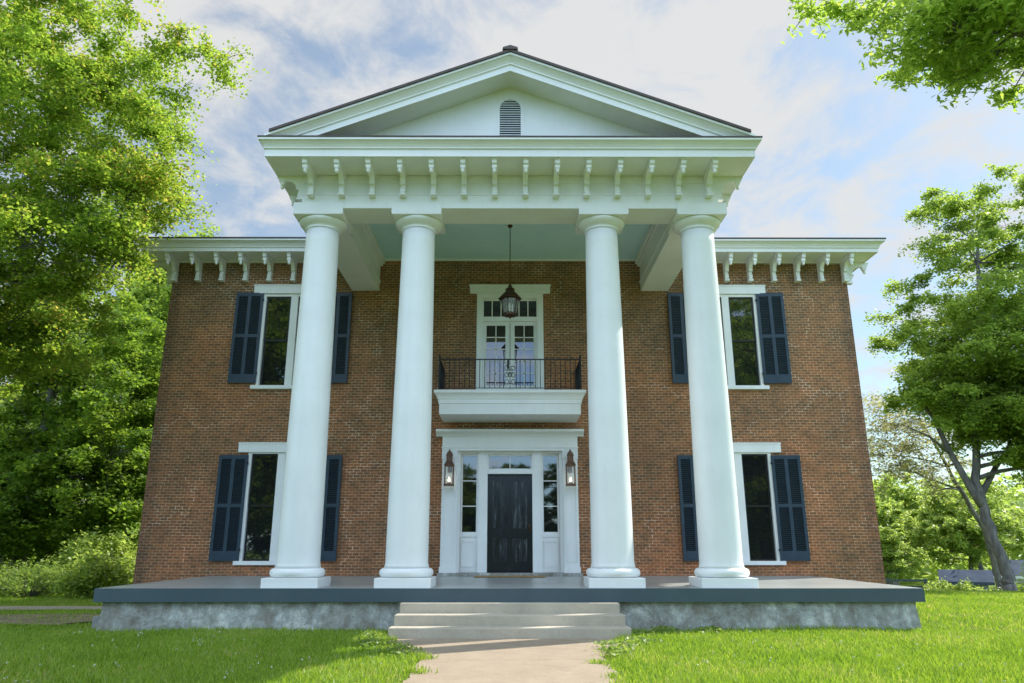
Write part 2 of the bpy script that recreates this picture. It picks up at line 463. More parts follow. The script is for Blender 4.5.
# ------------------------------------------------------------------ terrain
def gz(x, y):
    t = np.clip((np.asarray(y, float) - 5.0) / 32.0, 0, 1)
    s = t * t * (3 - 2 * t)
    far = np.clip((np.asarray(y, float) - 110) / 260.0, 0, 1)
    x = np.asarray(x, float); y = np.asarray(y, float)
    und = .03 * np.sin(x * .7 + 1) * np.cos(y * .6) * np.clip((np.abs(x) - 2) / 3, 0, 1)
    return -2.0 * s + und + 9 * far * far
def build_ground():
    xs = np.concatenate([np.linspace(-600, -60, 16), np.linspace(-55, 55, 111), np.linspace(60, 600, 16)])
    ys = np.concatenate([np.linspace(-400, -40, 12), np.linspace(-36, 64, 101), np.linspace(70, 900, 30)])
    X, Y = np.meshgrid(xs, ys); Z = gz(X, Y)
    nx, ny = len(xs), len(ys)
    mb = MB(); mb.v = list(zip(X.ravel().tolist(), Y.ravel().tolist(), Z.ravel().tolist()))
    mb.f = [(j * nx + i, j * nx + i + 1, (j + 1) * nx + i + 1, (j + 1) * nx + i) for j in range(ny - 1) for i in range(nx - 1)]
    mb.sm = [True] * len(mb.f)
    tag(mb.build('lawn_ground', 'lawn'), 'mown green lawn around the house', kind='structure')
build_ground()

def strip(name, outline, dz, mat, label):
    """sheet draped over the terrain; outline = list of (xleft, xright, y)"""
    mb = MB(); K = 10
    for (a, b, y) in outline:
        for k in range(K + 1):
            x = a + (b - a) * k / K; mb.v.append((x, y, float(gz(x, y)) + dz))
    for j in range(len(outline) - 1):
        for k in range(K):
            mb.f.append((j * (K + 1) + k, j * (K + 1) + k + 1, (j + 1) * (K + 1) + k + 1, (j + 1) * (K + 1) + k)); mb.sm.append(True)
    return tag(mb.build(name, mat), label, kind='structure')
rg = random.Random(5)
ol = []
for i in range(60):
    y = -17 + i * .19
    wv = .04 * math.sin(i * .9) + rg.uniform(-.05, .05)
    wide = max(0, min(1, (y + 8.2) / .9))
    ol.append((-1.20 - .76 * wide + wv * .6, 1.30 + .66 * wide + wv * .5, min(y, -6.1)))
strip('walk', ol, .010, 'walk', 'tan concrete walk leading to the steps')
strip('driveway', [(-60 + 0 * i, -9.7 - .1 * i, -.6 + .24 * i) for i in range(6)], .035, 'gravel', 'pale gravel drive passing the left side of the house')
strip('bare_earth', [(-22 + 1.2 * math.sin(i), -7.9 - .5 * math.sin(i * 1.3) - .12 * abs(i - 5), -3.9 + .27 * i) for i in range(10)], .03, 'dirt', 'thin grass and bare dirt left of the porch')

# ------------------------------------------------------------------ the house
house = empty('brick_house')
tag(house, 'two storey red brick house with white columned portico, navy shutters and dark slate porch', 'house')
WX, WH, DEPTH = 9.32, 9.10, 5.8

WIN_X = (-5.9, 5.9)
WINS = [(x, z0, z1) for x in WIN_X for (z0, z1) in ((1.14, 3.80), (5.60, 8.10))]
holes = [(x - .82, x + .82, z0, z1) for x, z0, z1 in WINS] + [(-1.26, 1.26, .80, 3.88), (-.80, .80, 5.20, 8.12)]
def build_walls():
    mb = MB()
    xs = sorted({-WX, WX} | {h[0] for h in holes} | {h[1] for h in holes})
    zs = sorted({-2.2, WH + .2} | {h[2] for h in holes} | {h[3] for h in holes})
    for i in range(len(xs) - 1):
        for j in range(len(zs) - 1):
            cx_, cz_ = (xs[i] + xs[i + 1]) / 2, (zs[j] + zs[j + 1]) / 2
            if any(h[0] < cx_ < h[1] and h[2] < cz_ < h[3] for h in holes): continue
            mb.quad((xs[i], 0, zs[j]), (xs[i + 1], 0, zs[j]), (xs[i + 1], 0, zs[j + 1]), (xs[i], 0, zs[j + 1]))
    T = .42
    for (a, b, c, d) in holes:
        mb.quad((a, 0, c), (a, 0, d), (a, T, d), (a, T, c)); mb.quad((b, 0, d), (b, 0, c), (b, T, c), (b, T, d))
        mb.quad((a, 0, d), (b, 0, d), (b, T, d), (a, T, d)); mb.quad((b, 0, c), (a, 0, c), (a, T, c), (b, T, c))
    mb.quad((WX, 0, -2.2), (WX, DEPTH, -2.2), (WX, DEPTH, WH + .2), (WX, 0, WH + .2))
    mb.quad((-WX, DEPTH, -2.2), (-WX, 0, -2.2), (-WX, 0, WH + .2), (-WX, DEPTH, WH + .2))
    mb.quad((WX, DEPTH, -2.2), (-WX, DEPTH, -2.2), (-WX, DEPTH, WH + .2), (WX, DEPTH, WH + .2))
    mb.build('wall', 'brick', house)
build_walls()

def sweep3(mb, X, Y, kx, prof, yb=0.0):
    """profile (out, z) run round three sides of a box that projects to y=Y from y=yb"""
    n = len(prof); k0 = len(mb.v)
    for (o, z) in prof:
        x = X + kx * o; y = Y - o
        mb.v += [(-x, yb, z), (-x, y, z), (x, y, z), (x, yb, z)]
    for i in range(n - 1):
        for j in range(3):
            a = k0 + i * 4 + j; mb.f.append((a, a + 1, a + 5, a + 4)); mb.sm.append(False)

# ---- main eaves
def main_eave():
    prof = [(0, 9.14), (.72, 9.14), (.72, 9.125), (.75, 9.125), (.75, 9.225), (.785, 9.235), (.79, 9.26), (.83, 9.32), (.89, 9.36), (.93, 9.375), (.93, 9.42), (.60, 9.44)]
    mb = MB(); n = len(prof); kx = .79; XI = 4.335
    for (o, z) in prof:      # runs from the portico round the back to the portico again
        x = WX + kx * o
        mb.v += [(XI, -o, z), (x, -o, z), (x, DEPTH + o, z), (-x, DEPTH + o, z), (-x, -o, z), (-XI, -o, z)]
    for i in range(n - 1):
        for j in range(5):
            a = i * 6 + j
            mb.f.append((a, a + 1, a + 7, a + 6)); mb.sm.append(False)
    mb.build('eave_cornice', 'white', house)
    # bed moulding strip against the brick, just under the soffit (kept clear of the portico)
    for s in (-1, 1):
        mb = MB()
        mb.box(s * 4.40, s * (WX + .035), -.035, .0, 9.085, 9.138)
        mb.box(s * (WX + .035), s * WX, 0, DEPTH, 9.085, 9.138)
        mb.build('bed_moulding', 'white', house)
    # roof
    mb = MB()
    ex, ey, ez = WX + .79 * .95, .95, 9.425
    e2 = .03
    A = [(-ex, -ey, ez), (ex, -ey, ez), (ex, DEPTH + ey, ez), (-ex, DEPTH + ey, ez)]
    B = [(x, y, z + e2) for x, y, z in A]
    rz = ez + e2 + .28 * (DEPTH / 2 + ey)
    hx = ex - (DEPTH / 2 + ey)
    rd = [(-hx, DEPTH / 2, rz), (hx, DEPTH / 2, rz)]
    k = len(mb.v); mb.v += A + B + rd
    mb.f += [(0, 1, 5, 4), (1, 2, 6, 5), (2, 3, 7, 6), (3, 0, 4, 7), (4, 5, 9, 8), (5, 6, 9), (6, 7, 8, 9), (7, 4, 8)]
    mb.sm += [False] * 8
    rf = mb.build('roof', 'roofing', house)
main_eave()
def rear_ell():
    e = MB(); e.box(-4.6, 4.6, DEPTH + .01, 14.0, -2.2, 7.6); e.build('rear_wing', 'brick', house)
    r = MB(); r.prism_y([(-5.1, 7.605), (5.1, 7.605), (5.1, 7.75), (0, 9.1), (-5.1, 7.75)], DEPTH + .02, 14.5); r.build('rear_roof', 'roofing', house)
rear_ell()

# ---- eave brackets
def bracket_mesh():
    mb = MB()
    prof = [(0, 0), (0, -.55), (-.12, -.55), (-.145, -.50), (-.15, -.44), (-.13, -.37), (-.125, -.33), (-.185, -.32), (-.195, -.25), (-.225, -.19), (-.28, -.145), (-.35, -.125), (-.44, -.12),
            (-.45, -.15), (-.46, -.19), (-.49, -.215), (-.53, -.215), (-.555, -.18), (-.555, -.13), (-.59, -.11), (-.60, -.06), (-.60, 0)]
    mb.prism_x(prof, -.05, .05)
    mb.box(-.068, .068, -.62, 0, -.035, -.003)
    mb.box(-.062, .062, -.165, 0, -.57, -.535)
    mb.lathe([(.004, -.30), (.03, -.285), (.043, -.25), (.03, -.215), (.045, -.20), (.045, -.16)], 0, -.51, 10)
    me_o = mb.build('bracket', 'white', house)
    return me_o
br0 = bracket_mesh()
first = [True]
def put_bracket(x, y, z, rz, sz=1.0, sy=1.12):
    o = br0 if first[0] else br0.copy()
    if not first[0]: C.objects.link(o)
    first[0] = False
    o.parent = house; o.location = (x, y, z); o.rotation_euler = (0, 0, rz); o.scale = (1, sy, sz)
for i in range(7):
    for s in (-1, 1):
        x = 9.24 - i * .655
        put_bracket(s * x, 0, 9.138, 0, 1.1)
for i in range(6):
    put_bracket(WX, .10 + i * .9 + .0, 9.138, R(90), 1.1); put_bracket(-WX, .10 + i * .9, 9.138, R(-90), 1.1)
SOF = 9.035
for i in range(14):
    put_bracket((i - 6.5) * .638, -5.10, SOF, 0, .94, 1.26)
for i in range(6):
    put_bracket(4.33, -5.02 + i * .80, SOF, R(90), .94, .96); put_bracket(-4.33, -5.02 + i * .80, SOF, R(-90), .94, .96)

# ---- portico entablature
def portico():
    ar = MB()
    # front beam and two side beams, butted
    ar.box(-4.33, 4.33, -5.10, -4.36, 8.27, 9.25)
    for s in (-1, 1): ar.box(s * 3.60, s * 4.33, -4.36, .0, 8.27, 9.25)
    ar.build('entablature', 'white', house)
    arb = MB()      # architrave board, a little proud
    sweep3(arb, 4.33, -5.10, 1, [(0.002, 8.275), (.022, 8.275), (.022, 8.56), (.034, 8.565), (.034, 8.595), (.002, 8.60)])
    arb.build('architrave_board', 'white', house)
    fb = MB()
    sweep3(fb, 4.33, -5.10, 1, [(0.002, 8.86), (.012, 8.862), (.012, 9.03)])
    fb.build('frieze_board', 'white', house)
    im = MB()       # stepped mouldings inside
    for s in (-1, 1):
        im.box(s * 3.60, s * 3.57, -4.33, -.0, 8.50, 8.55); im.box(s * 3.60, s * 3.53, -4.29, 0, 8.99, 9.06); im.box(s * 3.60, s * 3.48, -4.24, 0, 9.06, 9.197)
    im.box(-3.57, 3.57, -4.36, -4.33, 8.50, 8.55); im.box(-3.53, 3.53, -4.36, -4.29, 8.99, 9.06); im.box(-3.48, 3.48, -4.36, -4.24, 9.06, 9.197)
    im.box(-3.48, 3.48, -.04, 0, 9.15, 9.197)
    im.build('inner_moulding', 'white', house)
    ce = MB(); ce.box(-3.599, 3.599, -4.359, -.001, 9.2, 9.24); ce.build('porch_ceiling', 'ceiling', house)
    co_ = MB()
    sweep3(co_, 4.33, -5.10, .72, [(0, SOF), (.80, SOF), (.80, 9.022), (.83, 9.022), (.83, 9.175), (.865, 9.185), (.87, 9.215), (.90, 9.26), (.94, 9.30), (.985, 9.32), (.985, 9.365)], -.76)
    co_.build('cornice', 'white', house)
    fl = MB()
    sweep3(fl, 4.33, -5.10, .72, [(.97, 9.366), (1.0, 9.366), (1.0, 9.392), (.20, 9.47)], -.76)
    fl.build('cornice_flashing', 'roofing', house)
    # rake: profile (y, dz below the sloping top line)
    SL = .39; AP = 11.36
    prof = [(-5.30, -.325), (-5.90, -.325), (-5.90, -.34), (-5.925, -.34), (-5.925, -.205), (-5.955, -.195), (-5.96, -.165), (-5.99, -.12), (-6.04, -.07), (-6.08, -.05), (-6.08, -.003), (-5.30, -.003)]
    XE = 4.93
    for s in (-1, 1):
        rk = MB(); n = len(prof)
        vs = [(0, y, AP + dz) for y, dz in prof] + [(s * XE, y, AP - SL * XE + dz) for y, dz in prof]
        fs = [(i, (i + 1) % n, n + (i + 1) % n, n + i) for i in range(n)] + [tuple(range(n, 2 * n))]
        rk.add(vs, fs); rk.build('raking_cornice', 'white', house)
    # tympanum
    ty = MB()
    zb = 9.30; zt = AP - .20
    ty.prism_y([(-(zt - zb) / SL, zb), ((zt - zb) / SL, zb), (0, zt)], -5.32, -5.22)
    tym = ty.build('pediment', 'white', house)
    # arched louvred vent
    fr = MB(); zc = 10.50; r0 = .225; r1 = .275; Y0 = -5.35
    pts = [(-1, 9.80)] + [(-math.cos(a), None) for a in [0]]
    arc = [PI * i / 16 for i in range(17)]
    outer = [(r1, 9.78)] + [(r1 * math.cos(a), zc + r1 * math.sin(a)) for a in arc] + [(-r1, 9.78)]
    inner = [(r0, 9.78)] + [(r0 * math.cos(a), zc + r0 * math.sin(a)) for a in arc] + [(-r0, 9.78)]
    n = len(outer)
    vs = [(x, Y0, z) for x, z in outer] + [(x, Y0, z) for x, z in inner] + [(x, -5.321, z) for x, z in outer] + [(x, -5.321, z) for x, z in inner]
    fs = []
    for i in range(n - 1):
        fs += [(i, i + 1, n + i + 1, n + i), (i, 2 * n + i, 2 * n + i + 1, i + 1), (n + i, n + i + 1, 3 * n + i + 1, 3 * n + i)]
    fr.add(vs, fs); v_ = fr.build('vent_frame', 'white', tym)
    bk = MB(); bk.add([(x, -5.323, z) for x, z in inner], [tuple(range(n))]); bk.build('vent_backing', 'dark', tym)
    sl_ = MB(); z = 9.80
    while z < zc + r0 - .03:
        hw = r0 if z < zc else math.sqrt(max(0, r0 * r0 - (z - zc) ** 2))
        sl_.prism_x([(-5.348, z), (-5.326, z + .018), (-5.326, z + .030), (-5.352, z + .020)], -hw, hw); z += .055
    sl_.build('vent_louvres', 'vent', tym)
    # portico roof
    rf = MB()
    for s in (-1, 1):
        xe = 4.83
        top = [(0, AP + .055), (s * xe, AP - SL * xe + .055), (s * xe, AP - SL * xe + .0), (0, AP + .0)]
        n = 4
        vs = [(x, -6.115, z) for x, z in top] + [(x, 3.4, z) for x, z in top]
        rf.add(vs, [(0, 1, 2, 3), (7, 6, 5, 4)] + [(i, (i + 1) % n, n + (i + 1) % n, n + i) for i in range(4)])
    rfo = rf.build('portico_roof', 'roofing', house)
    rc = MB(); rc.prism_y([(-.16, AP + .03), (.16, AP + .03), (.15, AP + .075), (0, AP + .125), (-.15, AP + .075)], -6.14, 3.4)
    rc.build('ridge_cap', 'roofing', rfo)
portico()

# ---- columns
def column():
    Z0 = .775
    sh = MB(); prof = []
    H0, H1 = 1.09, 7.93
    for i in range(25):
        t = i / 24
        r = .402 - .062 * t ** 1.3
        if i == 0: prof.append((.425, H0)); prof.append((.412, H0 + .05))
        prof.append((r, H0 + .10 + (H1 - H0 - .10) * t))
    sh.lathe(prof, 0, 0, 64)
    c = sh.build('column', 'white', house)
    cp = MB(); cp.lathe([(.345, 7.931), (.362, 7.936), (.364, 7.95), (.35, 7.958), (.35, 7.985), (.37, 8.005), (.40, 8.015), (.44, 8.035), (.48, 8.07), (.50, 8.105), (.492, 8.139)], 0, 0, 64)
    cp.build('capital', 'white', c)
    ab = MB(); ab.box(-.515, .515, -.515, .515, 8.14, 8.268)
    ab.build('abacus', 'white', c, bevel=.006)
    bs = MB(); tor = [(.43, .921)]
    for i in range(13):
        a = -PI / 2 + PI * i / 12
        tor.append((.425 + .083 * math.cos(a), 1.005 + .083 * math.sin(a)))
    bs.lathe(tor, 0, 0, 64); bs.build('base_ring', 'white', c)
    pl = MB(); pl.box(-.515, .515, -.515, .515, .735, .92); pl.build('plinth', 'white', c, bevel=.008)
    return c
cyl = -4.62
xcols = [-4.0, -1.95, 1.95, 4.0]
col0 = column()
for i, x in enumerate(xcols):
    o = col0 if i == 0 else copy_tree(col0, house)
    o.location = (x, cyl, 0)
    o['label'] = 'round white column'
# cap blocks standing proud of the architrave above each column
for x in xcols:
    cb = MB()
    x0, x1 = x - .518, x + .518
    cb.box(x0, x1, -5.137, -5.125, 8.17, 8.40)
    if abs(x) > 3:
        s = 1 if x > 0 else -1
        cb.box(s * 4.355, s * 4.518, -5.125, -4.1, 8.271, 8.40)
    cb.build('cap_block', 'white', house)

# ---- windows
def window(x, z0, z1, upper):
    fr = MB(); W = .82
    Y = .02; YB = .14
    fr.box(-W - .04, -W + .045, -.015, YB, z0, z1); fr.box(W - .045, W + .04, -.015, YB, z0, z1)
    fr.box(-.095, .095, -.012, YB, z0, z1); fr.box(-W - .04, W + .04, -.016, YB, z1 - .001, z1 + (.07 if upper else .03))
    wobj = fr.build('window', 'white', house, (x, 0, 0))
    li = MB(); zt = z1 + (.075 if upper else .034)
    li.box(-1.12, 1.12, -.06, 0.0, zt, zt + .245); li.box(-1.13, 1.13, -.075, 0.0, zt + .215, zt + .252)
    li.build('lintel', 'white', wobj)
    si = MB(); si.box(-.97, .97, -.085, .13, z0 - .10, z0 - .002); si.build('sill', 'white', wobj, bevel=.005)
    zm = z0 + (z1 - z0) * .505
    for s in (-1, 1):
        a, b = (-W + .046, -.096) if s < 0 else (.096, W - .046)
        for (c, d, y) in ((zm - .025, z1 - .003, .045), (z0, zm + .02, .075)):
            sa = MB(); t = .045
            sa.box(a, b, y, y + .03, c, c + t); sa.box(a, b, y, y + .03, d - t, d); sa.box(a, a + t, y, y + .03, c + t, d - t); sa.box(b - t, b, y, y + .03, c + t, d - t)
            sa.build('sash', 'black', wobj)
            pa = MB(); pa.box(a + t - .004, b - t + .004, y + .012, y + .018, c + t - .004, d - t + .004); pa.build('pane', 'pane', wobj)
    bkk = MB(); bkk.quad((-W, .30, z0), (W, .30, z0), (W, .30, z1), (-W, .30, z1)); bkk.build('dark_room', 'dark', wobj)
    return wobj
for (x, z0, z1) in WINS:
    window(x, z0, z1, z0 > 4)

def shutter(z0, z1, name='shutter'):
    Wd = .735; mb = MB(); bk = MB(); T = .042
    mb.box(0, .075, 0, T, z0, z1); mb.box(Wd - .075, Wd, 0, T, z0, z1); mb.box(Wd / 2 - .045, Wd / 2 + .045, 0, T, z0 + .001, z1 - .001)
    H = z1 - z0; zm = z0 + H * .515
    mb.box(.075, Wd - .075, .001, T - .001, z0, z0 + .24); mb.box(.075, Wd - .075, .001, T - .001, z1 - .10, z1); mb.box(.075, Wd - .075, .001, T - .001, zm - .045, zm + .045)
    for (a, b) in ((.076, Wd / 2 - .046), (Wd / 2 + .046, Wd - .076)):
        for (c, d) in ((z0 + .24, zm - .045), (zm + .045, z1 - .10)):
            n = max(3, int((d - c) / .047)); st = (d - c) / n
            for i in range(n):
                z = c + i * st
                mb.prism_x([(.008, z + st * .50), (.034, z + .004), (.034, z + .011), (.008, z + st * .50 + .008)], a, b)
            bk.quad((a, .039, c), (b, .039, c), (b, .039, d), (a, .039, d))  # dark sheet put in as the shade between the slats
    o = mb.build(name, 'navy', house); bk.build('louvre_shade_sheet', 'dark', o)
    return o
for (x, z0, z1) in WINS:
    z0s, z1s = (z0 + .02, z1 - .02) if z0 < 4 else (z0 + .06, z1 + .09)
    if z0 < 4: z0s, z1s = z0 + .0, z1 - .04
    for s in (-1, 1):
        o = shutter(z0s, z1s)
        # hinged at the window edge and standing a little off the wall
        if s > 0:
            o.location = (x + .845, -.055, 0); o.rotation_euler = (0, 0, R(-3.0))
        else:
            o.location = (x - .845 - .734, -.055 - .038, 0); o.rotation_euler = (0, 0, R(3.0))
        for z in (z0s + .25, z1s - .22):
            hb = MB()
            xx = .0 if s > 0 else .735
            hb.box(xx - .03, xx + .05 * (1 if s > 0 else .3), -.012, -.001, z, z + .03); hb.lathe([(.012, z - .02), (.012, z + .05)], xx - (.01 if s > 0 else -.01), -.008, 8)
            hb.build('hinge', 'iron', o)

# ---- balcony door
def balcony_door():
    fr = MB()
    fr.box(-.905, -.735, -.03, .25, 5.205, 8.04); fr.box(.735, .905, -.03, .25, 5.205, 8.04)
    fr.box(-.905, .905, -.032, .25, 8.04, 8.18); fr.box(-.735, .735, .0, .25, 7.40, 7.52)
    d = fr.build('balcony_doorway', 'white', house)
    li = MB(); li.box(-1.10, 1.10, -.07, 0, 8.181, 8.40); li.box(-1.115, 1.115, -.09, 0, 8.38, 8.43); li.build('lintel', 'white', d)
    tr = MB(); tr.box(-.735, .735, .06, .11, 7.52, 7.545); tr.box(-.735, .735, .06, .11, 8.0, 8.04)
    for i in range(7):
        x = -.735 + 1.47 * i / 6; tr.box(x - .014, x + .014, .062, .105, 7.545, 8.0)
    tr.build('transom', 'white', d)
    p = MB(); p.box(-.73, .73, .08, .085, 7.53, 8.02); p.build('pane', 'pane', d)
    for s in (-1, 1):
        lf = MB(); a, b = (0.008, .732)
        X = lambda v: s * v
        lf.box(X(.008), X(.125), .06, .105, 5.21, 7.395); lf.box(X(.64), X(.732), .06, .105, 5.21, 7.395)
        lf.box(X(.125), X(.64), .061, .104, 5.21, 5.62); lf.box(X(.125), X(.64), .061, .104, 7.29, 7.395)
        lf.box(X(.37), X(.395), .064, .10, 5.62, 7.29)
        for k in range(1, 5):
            z = 5.62 + 1.67 * k / 5; lf.box(X(.125), X(.64), .064, .10, z - .012, z + .012)
        leaf = lf.build('door_leaf', 'white', d)
        p = MB(); p.box(X(.12), X(.645), .08, .085, 5.6, 7.3); p.build('pane', 'pane', d)
    kb = MB(); kb.lathe([(.0, 6.16), (.02, 6.17), (.028, 6.2), (.02, 6.23), (.0, 6.24)], -.05, .03, 10); kb.box(-.075, -.025, .05, .059, 6.08, 6.34); kb.build('door_knob', 'iron', d)
    return d
balcony_door()

# ---- balcony
def balcony():
    mb = MB(); X, Y = 1.74, -1.30
    prof = [(0, 4.61), (0, 4.87), (.022, 4.875), (.022, 4.975), (.04, 4.985), (.045, 5.02), (.07, 5.07), (.11, 5.11), (.13, 5.125), (.13, 5.195)]
    sweep3(mb, X, Y, 1, prof)
    mb.quad((-X, 0, 4.61), (X, 0, 4.61), (X, Y, 4.61), (-X, Y, 4.61))
    a = .13; mb.quad((-X - a, Y - a, 5.195), (X + a, Y - a, 5.195), (X + a, 0, 5.195), (-X - a, 0, 5.195))
    b = mb.build('balcony', 'white', house)
    ra = MB(); xr, yr = 1.76, -1.27; zl, zh = 5.27, 6.0
    for z, t in ((zl, .012), (zh, .02)):
        ra.box(-xr, xr, yr - t, yr + t, z - t * .6, z + t * .6)
        for s in (-1, 1): ra.box(s * (xr - t), s * (xr + t), yr + t, -.0, z - t * .6, z + t * .6)
    for s in (-1, 1):
        ra.box(s * (xr - .018), s * (xr + .018), yr - .02, yr + .018, 5.196, 6.02)
        ra.lathe([(.0, 6.02), (.03, 6.04), (.035, 6.07), (.018, 6.10), (.0, 6.16)], s * xr, yr, 10)
        ra.box(s * (xr - .018), s * (xr + .018), -.045, -.005, 5.196, 6.0)
    r_ = ra.build('balcony_railing', 'iron', house)
    def bal(x, y):
        q = MB(); q.lathe([(.0085, zl), (.0085, zh)], 0, 0, 6); return q.build('baluster', 'iron', r_, (x, y, 0))
    b0 = None
    spots = [(-xr + (2 * xr) * i / 28, yr) for i in range(1, 28)] + [(s * xr, yr + 1.25 * i / 10) for s in (-1, 1) for i in range(1, 10)]
    for (x, y) in spots:
        if abs(x) < .2: continue
        if b0 is None: b0 = bal(x, y)
        else:
            o = b0.copy(); C.objects.link(o); o.parent = r_; o.location = (x, y, 0)
    sc_ = MB()
    def curl(cx_, cz_, r, a0, a1, n=18, dec=.55):
        pts = []
        for i in range(n + 1):
            t = i / n; a = a0 + (a1 - a0) * t; rr = r * (1 - dec * t); pts.append((cx_ + rr * math.cos(a), yr, cz_ + rr * math.sin(a)))
        sc_.tube(pts, .009, 5)
    for s in (-1, 1):
        for (cz_, d) in ((5.43, 1), (5.60, -1), (5.78, 1)):
            curl(s * .07, cz_, .075, PI if s > 0 else 0, (PI if s > 0 else 0) + s * d * 2.6 * PI)
        sc_.tube([(s * .16, yr, zl), (s * .16, yr, zh)], .009, 5)
    curl(0, 5.61, .05, 0, 2 * PI, 16, 0)
    sc_.build('scroll_ornament', 'iron', r_)
balcony()

# ---- front entrance
def entrance():
    s_ = MB()
    # pilasters and frieze, jambs around sidelights
    for s in (-1, 1):
        s_.box(s * 1.36, s * 1.73, -.16, .0, .86, 3.70)              # pilaster
        s_.box(s * 1.262, s * 1.36, -.03, .26, .86, 3.862)
        s_.box(s * .575, s * .81, -.005, .26, .861, 3.82)
        s_.box(s * .81, s * 1.262, .04, .26, .861, 1.72)            # panel under sidelight
        s_.box(s * .81, s * 1.262, .02, .26, 1.72, 1.79)
        s_.box(s * .81, s * 1.262, .03, .26, 3.80, 3.82)
    s_.box(-1.2615, 1.2615, -.02, .26, 3.82, 3.90)
    s_.box(-.575, .575, .01, .26, 3.29, 3.39)
    s_.box(-.575, .575, .02, .26, 3.785, 3.82)
    su = s_.build('door_surround', 'white', house)
    for s in (-1, 1):
        pc = MB()
        for (z0, z1, o) in ((3.66, 3.69, .02), (3.70, 3.86, .015), (.86, 1.0, .02)):
            pc.box(s * (1.36 - o), s * (1.73 + o), -.16 - o, .0, z0, z1)
        pc.build('pilaster_cap', 'white', su)
    for s in (-1, 1):
        pm = MB()
        for (a, b, c, d) in ((.86, 1.22, 1.0, 1.02), (.86, 1.22, 1.60, 1.62), (.86, .88, 1.02, 1.60), (1.20, 1.22, 1.02, 1.60)):
            pm.box(s * a, s * b, .022, .04, c, d)
        for (a, b, c, d) in ((1.41, 1.68, 1.12, 1.135), (1.41, 1.68, 3.58, 3.595), (1.41, 1.425, 1.135, 3.58), (1.665, 1.68, 1.135, 3.58)):
            pm.box(s * a, s * b, -.172, -.16, c, d)
        pm.build('panel_moulding', 'white', su)
    en = MB()
    en.box(-1.74, 1.74, -.18, 0, 3.861, 4.23)
    en.box(-1.76, 1.76, -.20, 0, 3.93, 3.96)
    prof = [(0, 4.23), (-.21, 4.23), (-.22, 4.26), (-.25, 4.28), (-.31, 4.31), (-.35, 4.33), (-.36, 4.33), (-.36, 4.39), (0, 4.43)]
    en.prism_x(prof, -1.90, 1.90)
    en.build('door_entablature', 'white', su)
    st = MB(); st.box(-1.78, 1.78, -.34, -.001, .70, .858); st.build('door_step', 'foundation', house, bevel=.01)
    # sidelights
    for s in (-1, 1):
        sd = MB(); a, b, z0, z1 = .81, 1.262, 1.79, 3.80; t = .05
        sd.box(s * a, s * (a + t), .06, .12, z0, z1); sd.box(s * (b - t), s * b, .06, .12, z0, z1)
        sd.box(s * (a + t), s * (b - t), .061, .12, z0, z0 + t); sd.box(s * (a + t), s * (b - t), .061, .12, z1 - t, z1)
        for k in (1, 2):
            z = z0 + t + (z1 - z0 - 2 * t) * k / 3; sd.box(s * (a + t), s * (b - t), .066, .11, z - .012, z + .012)
        sdo = sd.build('sidelight', 'white', house)
        pa = MB(); pa.box(s * (a + t - .005), s * (b - t + .005), .085, .09, z0 + .04, z1 - .04); pa.build('pane', 'pane', sdo)
    tr = MB(); z0, z1 = 3.39, 3.785; t = .04
    tr.box(-.575, .575, .08, .14, z0, z0 + t); tr.box(-.575, .575, .08, .14, z1 - t, z1); tr.box(-.575, -.535, .081, .14, z0 + t, z1 - t); tr.box(.535, .575, .081, .14, z0 + t, z1 - t); tr.box(-.01, .01, .085, .13, z0 + t, z1 - t)
    tro = tr.build('transom', 'white', house)
    pa = MB(); pa.box(-.54, .54, .10, .105, z0 + .03, z1 - .03); pa.build('pane', 'pane', tro)
    # door leaf: rails and stiles over sunk panels
    d = MB(); Y = .16; Yp = .185; B = .22; X = .573
    d.box(-X, -.44, Y, B, .862, 3.288); d.box(.44, X, Y, B, .862, 3.288); d.box(-.065, .065, Y, B, .863, 3.287)
    for (c, e) in ((.862, 1.12), (1.68, 1.92), (3.12, 3.288)):
        d.box(-.44, -.065, Y + .0015, B, c, e); d.box(.065, .44, Y + .0015, B, c, e)
    do = d.build('front_door', 'door', house)
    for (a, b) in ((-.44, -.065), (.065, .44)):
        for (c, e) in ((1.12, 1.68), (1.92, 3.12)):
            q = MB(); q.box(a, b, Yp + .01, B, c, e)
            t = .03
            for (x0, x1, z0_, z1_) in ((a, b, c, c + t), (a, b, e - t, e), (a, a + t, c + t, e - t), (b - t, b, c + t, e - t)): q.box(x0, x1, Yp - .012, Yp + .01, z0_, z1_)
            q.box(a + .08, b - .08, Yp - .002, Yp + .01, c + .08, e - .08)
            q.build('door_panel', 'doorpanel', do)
    kb = MB(); kb.tube([(.50, .16, 1.92), (.50, .11, 1.92)], .012, 8); kb.tube([(.50, .115, 1.92), (.50, .10, 1.92), (.50, .08, 1.92)], [.02, .032, .015], 10); kb.box(.475, .525, .152, .159, 1.84, 2.02)
    kb.build('door_knob', 'bronze', do)
entrance()

